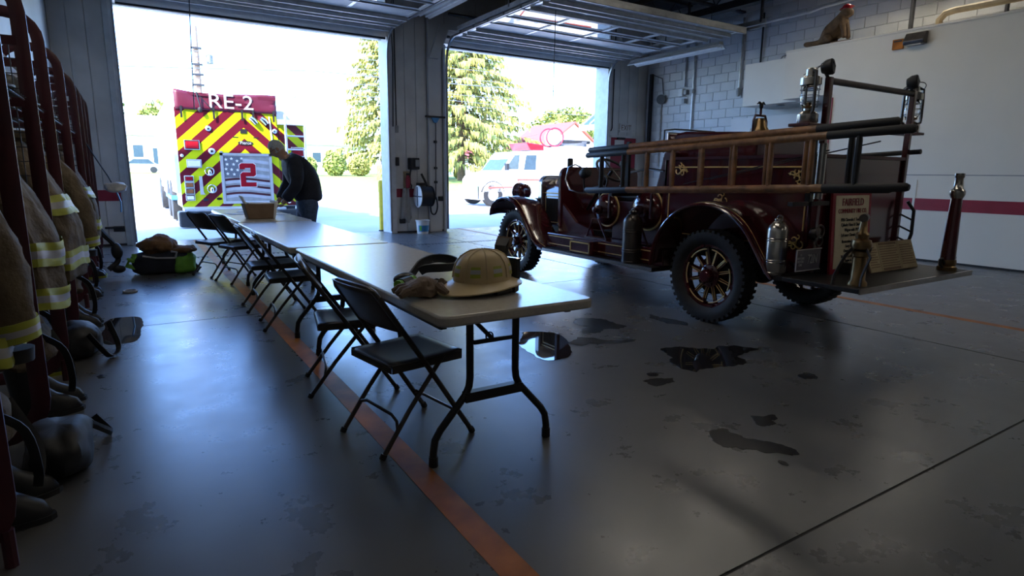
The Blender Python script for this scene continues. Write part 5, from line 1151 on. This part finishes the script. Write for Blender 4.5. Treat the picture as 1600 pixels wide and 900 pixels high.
for (y,z,s,l) in ((10.93,3.28,.15,'pale switch box on the block wall'),(10.78,3.28,.09,'grey junction box right of the pale switch box'),(10.58,3.28,.08,'small junction box on the long conduit'),(10.83,3.08,.09,'small pull switch below the pale switch box')):
    t=thing('electrical_box',l,'electrical box',(11.76,y,z),group='electrical boxes on the block wall'); B().box(11.74,11.84,y-s/2,y+s/2,z-s*.6,z+s*.6).obj('box','panelw' if s>.1 else 'greyplast',t,bevel=.006); B().box(11.733,11.74,y-s*.4,y+s*.4,z-s*.45,z+s*.45).obj('cover','panelw' if s>.1 else 'greyplast',t)
t=thing('outlet_drop','grey lamp holder at the foot of the conduit by the soffit','outlet',(11.78,9.25,3.1)); B().lathe([(.03,.1),(.045,.06),(.045,-.02),(.03,-.08),(0,-.09)],(11.78,9.25,3.12),n=14).obj('holder','greyplast',t,smooth=True)
t=thing('wall_horn','round black alarm horn on the block wall corner','horn',(11.78,11.6,3.18)); B().lathe([(.06,.0),(.07,.06),(.115,.1),(.12,.13)],(11.84,11.6,3.18),(-1,-.4,0),n=20).obj('horn','black',t,smooth=True); B().box(11.8,11.84,11.5,11.7,3.08,3.28).obj('back_plate','greyplast',t)
t=tag(B().box(11.76,11.83,11.95,12.03,0,3.85).obj('corner_channel','drk'),'dark vertical channel in the corner of the block wall','channel')
# exit sign
t=thing('exit_sign','pale EXIT sign above the red door','sign',(11.1,12.18,2.5)); B().box(10.92,11.34,12.165,12.195,2.36,2.58).obj('plate','panelw',t,bevel=.004); text('exit_lettering','EXIT',.2,'card',t,(11.14,12.163,2.47),(PI/2,0,0),sx=.85)
pipe('conduit',[(10.66,12.17,3.9),(10.66,12.17,2.45),(10.62,12.17,2.38)],.014,'drk','black cable beside the right door track')
pipe('conduit',[(10.7,12.17,2.42),(11.5,12.17,2.42)],.01,'panelw','thin pale conduit above the red door')
# pillar fittings
t=thing('wall_phone','black wall telephone with coiled cord on the door post','telephone',(5.15,12.15,1.45))
B().box(5.03,5.27,12.1,12.2,1.34,1.58).obj('body','black',t,bevel=.015); B().box(5.17,5.25,12.085,12.1,1.4,1.54).obj('keypad','greyplast',t); B().box(5.045,5.1,12.06,12.1,1.34,1.57).obj('handset','black',t,bevel=.015)
B().tube([(5.07,12.12,1.34),(5.05,12.13,1.2),(5.06,12.14,1.05),(5.08,12.12,1.0),(5.07,12.13,.93)],.016,6).obj('cord','black',t,smooth=True)
t=thing('hose_reel','black hose reel with white side plate mounted on the door post','hose reel',(5.3,12.0,.78))
B().lathe([(.13,0),(.21,.01),(.21,.26),(.13,.27)],(5.16,11.95,.78),(1,.0,0),n=28).obj('hose_drum','black',t,smooth=True)
B().lathe([(.06,0),(.23,.0),(.23,.015),(.06,.015)],(5.14,11.95,.78),(1,0,0),n=28).obj('side_plate','paper',t,smooth=True); B().lathe([(.22,0),(.22,.012)],(5.44,11.95,.78),(1,0,0),n=28).obj('side_plate','drk',t)
B().box(5.22,5.38,12.0,12.2,1.0,1.06).obj('bracket','black',t); B().tube([(5.3,12.1,1.25),(5.36,12.05,1.1),(5.4,11.98,.95)],.025,6).obj('guide_arm','black',t)
B().tube(spl([(5.45,11.9,.85),(5.56,11.93,.75),(5.6,11.95,.55),(5.55,11.96,.4),(5.47,11.97,.42),(5.45,11.98,.6),(5.47,11.98,.8)]),.016,7).obj('hose_loop','black',t,smooth=True)
for k in range(4): a=k*PI/2; B().cyl((5.135,11.95,.78),(5.135,11.95+.2*math.cos(a),.78+.2*math.sin(a)),.014,n=6).obj('spoke','greyblue',t)
t=thing('floor_squeegee','tall floor squeegee hung head up on the door post','squeegee',(5.62,12.06,.6)); B().cyl((5.62,12.07,.7),(5.64,12.07,2.4),.012,n=8).obj('handle','darkmetal',t)
B().box(5.4,5.86,12.05,12.09,2.42,2.46).obj('blade','black',t); B().prism([(5.6,2.32),(5.66,2.32),(5.72,2.42),(5.54,2.42)],'y',12.05,12.09).obj('socket','bluel',t)
for z in (1.9,1.35,1.05): B().box(5.6,5.66,12.06,12.11,z,z+.05).obj('clip','black',t)
t=thing('hanging_towel','grey towel hanging from a hook on the door post','towel',(4.95,12.14,.7))
def TW(u,v): return (4.84+.24*u*(.6+.4*v)+.05*(1-v),12.13+.025*math.sin(14*u+2*v)+.01,.95-.68*v+.06*math.sin(7*u)*v)
B().grid(TW,16,14).obj('cloth','cloth',t,smooth=True,solid=.008)
t=thing('post_extinguisher','small red fire extinguisher on a wooden board on the door post','fire extinguisher',(5.0,12.14,1.08)); B().lathe([(.045,0),(.05,.02),(.05,.2),(.03,.25),(.02,.27)],(5.0,12.12,.95),n=16).obj('bottle','stripe',t,smooth=True); B().box(4.93,5.07,12.175,12.2,.93,1.3).obj('board','beige',t); B().box(4.97,5.05,12.09,12.14,1.22,1.26).obj('lever','black',t)
for (x,z,w_,h,m,l) in ((4.79,2.16,.09,.14,'greyplast','grey push-button box at the foot of the post cable'),(4.78,1.5,.1,.17,'drk','black switch plate on the door post'),(4.88,.25,.12,.1,'drk','black outlet box near the floor on the door post'),(5.74,.72,.1,.1,'drk','black box on the steel post beside the hose loop')):
    t=thing('switch_box',l,'switch box',(x,12.16,z),group='boxes on the door post'); B().box(x-w_/2,x+w_/2,12.05 if x>5.5 else 12.15,12.2 if x<5.5 else 12.11,z-h/2,z+h/2).obj('box',m,t,bevel=.008); B().box(x-w_*.3,x+w_*.3,12.04 if x>5.5 else 12.14,12.05 if x>5.5 else 12.15,z-h*.3,z+h*.3).obj('cover',m,t)
pipe('conduit',[(4.79,12.17,4.3),(4.79,12.17,2.22)],.012,'drk','black cable down the door post to the push-button box')
pipe('conduit',[(4.70,12.1,4.0),(4.72,12.1,3.6),(4.69,12.1,2.2)],.012,'drk','black door cable hugging the left door track at the post')
bk_=thing('bucket','white plastic bucket with blue label standing at the door post','bucket',(5.2,11.85,0)); B().lathe([(.115,0),(.14,.26),(.15,.265),(.15,.29),(.14,.29),(.135,.26),(.1,.02),(0,.02)],(5.2,11.85,0),n=28).obj('pail','paper',bk_,smooth=True)
def LB(u,v): a=-2.7+2.0*u; z=.05+.13*v; r=.1165+.095*z+.001; return (5.2+r*math.cos(a),11.85+r*math.sin(a),z)
B().grid(LB,14,2).obj('label_print','bluel',bk_,smooth=True)
def LB2(u,v): a=-2.5+.35*u; z=.07+.1*v; r=.1165+.095*z+.003; return (5.2+r*math.cos(a),11.85+r*math.sin(a),z)
B().grid(LB2,4,2).obj('label_picture','greenb',bk_,smooth=True)
# latch on the left pier
t=thing('door_latch','dark bolt latch low on the left wall beside the door','latch',(-.25,12.17,.3)); B().box(-.3,-.14,12.17,12.2,.24,.33).obj('plate','drk',t); B().cyl((-.42,12.16,.31),(-.16,12.16,.31),.018,n=8).obj('bolt','drk',t)
tag(B().box(-.05,-.035,12.08,12.13,0,3.9).obj('jamb_angle','alu'),'bright metal angle up the left door jamb','trim')
# pull cords
tag(B().tube([(1.07,11.45,3.95),(1.04,11.46,3.2),(1.01,11.46,2.25)],.008,6).obj('pull_cord','black'),'black pull cord hanging from the left open door','cord')
tag(B().tube([(6.5,9.0,4.2),(6.49,9.0,3.3),(6.485,9.0,2.47)],.007,6).obj('pull_cord','drk'),'thin pull cord hanging from the right open door','cord')
# office wall fittings
t=thing('emergency_light','bronze wall pack emergency light high on the white office wall','wall light',(10.35,4.96,3.36)); B().prism([(10.41,3.28),(10.3,3.28),(10.28,3.33),(10.36,3.46),(10.41,3.46)],'y',4.82,5.12).obj('housing','darkmetal',t,bevel=.012); B().box(10.3,10.4,4.86,5.08,3.265,3.28).obj('lens','greyplast',t)
t=thing('wall_notice','small orange-tan notice box beside the emergency light','notice',(10.39,5.23,3.32)); B().box(10.37,10.41,5.15,5.31,3.25,3.4).obj('box','orange',t,bevel=.005); B().box(10.365,10.37,5.17,5.29,3.36,3.38).obj('lettering','drk',t)
# animal figure on the ledge (seated, wearing a red fire helmet)
t=thing('animal_statue','brown seated dog-like figure with red fire helmet on the office ledge','statue',(10.6,6.35,3.53))
def skin2(name,verts,edges,rad,m,parent): return skin(name,verts,edges,rad,m,parent)
x=10.6
skin('body',[(x,6.52,3.69),(x,6.45,3.78),(x,6.36,3.90),(x,6.29,3.98),(x,6.24,4.04),(x,6.11,4.01),(x,6.64,3.61),(x,6.8,3.6),(x,6.98,3.63)]+[p for s in (-1,1) for p in ((x+s*.06,6.26,3.86),(x+s*.06,6.22,3.72),(x+s*.06,6.2,3.6),(x+s*.08,6.5,3.66),(x+s*.09,6.4,3.6))],
  [(0,1),(1,2),(2,3),(3,4),(4,5),(0,6),(6,7),(7,8),(2,9),(9,10),(10,11),(0,12),(12,13),(2,14),(14,15),(15,16),(0,17),(17,18)],[.15,.155,.13,.085,.11,.06,.06,.06,.04,.055,.04,.045,.09,.045,.055,.04,.045,.09,.045],'fox',t)
b=B()
for s in (-1,1): b.ell((x+s*.05,6.29,4.07),(.015,.02,.035),8,6)
b.obj('ears','fox',t,smooth=True)
b=B(); b.ell((x,6.24,4.105),(.075,.08,.06),14,8); b.lathe([(.1,0),(.115,.005),(.06,.02)],(x,6.24,4.095),(0,.2,1),n=18); b.obj('helmet','tailred',t,smooth=True)
B().box(x-.13,x+.13,6.06,6.4,3.53,3.56).obj('plinth','card',t)
# ================================================================== PUDDLES AND WET PATCHES
def puddle(pts,m,label,it=2,jit=.06,seed=1,z=.0022):
    random.seed(seed); p=smoothpoly(pts,3,min(.3,jit*2.6))
    return tag(B().prism(p,'z',.0003,z).obj('puddle',m),label,'puddle','wet patches on the floor')
puddle([(-0.302, 5.966), (-0.252, 6.172), (-0.168, 6.178), (-0.014, 6.146), (-0.026, 5.686), (-0.046, 5.232), (-0.16, 5.217), (-0.26, 5.216), (-0.307, 5.444)],'water','clear puddle mirroring the wall beside the gear rack',jit=0.02,seed=0)
puddle([(2.557, 3.993), (2.722, 3.968), (2.859, 3.843), (2.814, 3.645), (2.676, 3.401), (2.539, 3.261), (2.412, 3.249), (2.319, 3.286), (2.36, 3.509), (2.393, 3.682)],'water','bright puddle mirroring the doorway right of the near table leg',jit=0.05,seed=1)
puddle([(2.77, 3.586), (2.976, 3.573), (3.163, 3.444), (3.305, 3.32), (3.088, 3.361), (2.893, 3.433), (2.735, 3.484)],'wet','thin wet streak trailing right from the bright puddle',jit=0.08,seed=2)
puddle([(3.325, 4.136), (3.492, 4.069), (3.512, 3.892), (3.457, 3.692), (3.254, 3.663), (3.053, 3.708), (3.048, 3.829), (3.223, 3.876), (3.135, 4.003)],'wet','ragged wet smear behind the near table corner',jit=0.12,seed=3)
puddle([(4.002, 4.013), (4.047, 3.781), (4.059, 3.527), (4.003, 3.455), (3.883, 3.549), (3.873, 3.768)],'wet','narrow wet streak in front of the rear wheel',jit=0.1,seed=4)
puddle([(3.275, 3.073), (3.42, 3.048), (3.509, 2.88), (3.804, 2.826), (3.96, 2.715), (3.829, 2.676), (3.595, 2.719), (3.567, 2.525), (3.409, 2.519), (3.244, 2.599), (3.08, 2.541), (3.039, 2.641), (3.038, 2.801), (3.196, 2.915)],'water','large dark puddle on the floor before the rear wheel',jit=0.08,seed=5)
puddle([(2.639, 2.626), (2.731, 2.6), (2.857, 2.583), (2.82, 2.506), (2.704, 2.493), (2.619, 2.517)],'wet','small dark wet spot left below the large puddle',jit=0.1,seed=6)
puddle([(2.76, 2.728), (2.832, 2.701), (2.803, 2.644), (2.731, 2.657)],'wet','tiny oval damp spot above the small wet spot',jit=0.05,seed=7)
puddle([(2.68, 1.85), (2.797, 1.88), (2.906, 1.846), (2.804, 1.826), (2.751, 1.77), (2.664, 1.784)],'wet','splash-shaped wet mark above the long stain',jit=0.15,seed=8)
puddle([(2.408, 1.899), (2.505, 1.878), (2.477, 1.805), (2.514, 1.713), (2.559, 1.62), (2.589, 1.522), (2.521, 1.501), (2.433, 1.584), (2.386, 1.69), (2.306, 1.738), (2.304, 1.805)],'wet','long dark stain on the near right floor',jit=0.1,seed=9)
puddle([(2.411, 1.522), (2.423, 1.471), (2.39, 1.456), (2.382, 1.496)],'wet','tiny dark drip below the long stain',jit=0.05,seed=10)
puddle([(3.635, 2.216), (3.741, 2.169), (3.644, 2.079), (3.542, 2.111)],'wet','small damp blot right of the large puddle',jit=0.1,seed=11)
puddle([(-0.283, 4.438), (-0.257, 4.465), (-0.238, 4.383), (-0.271, 4.375)],'wet','tiny dark drip on the floor beside the rack',jit=0.1,seed=12)
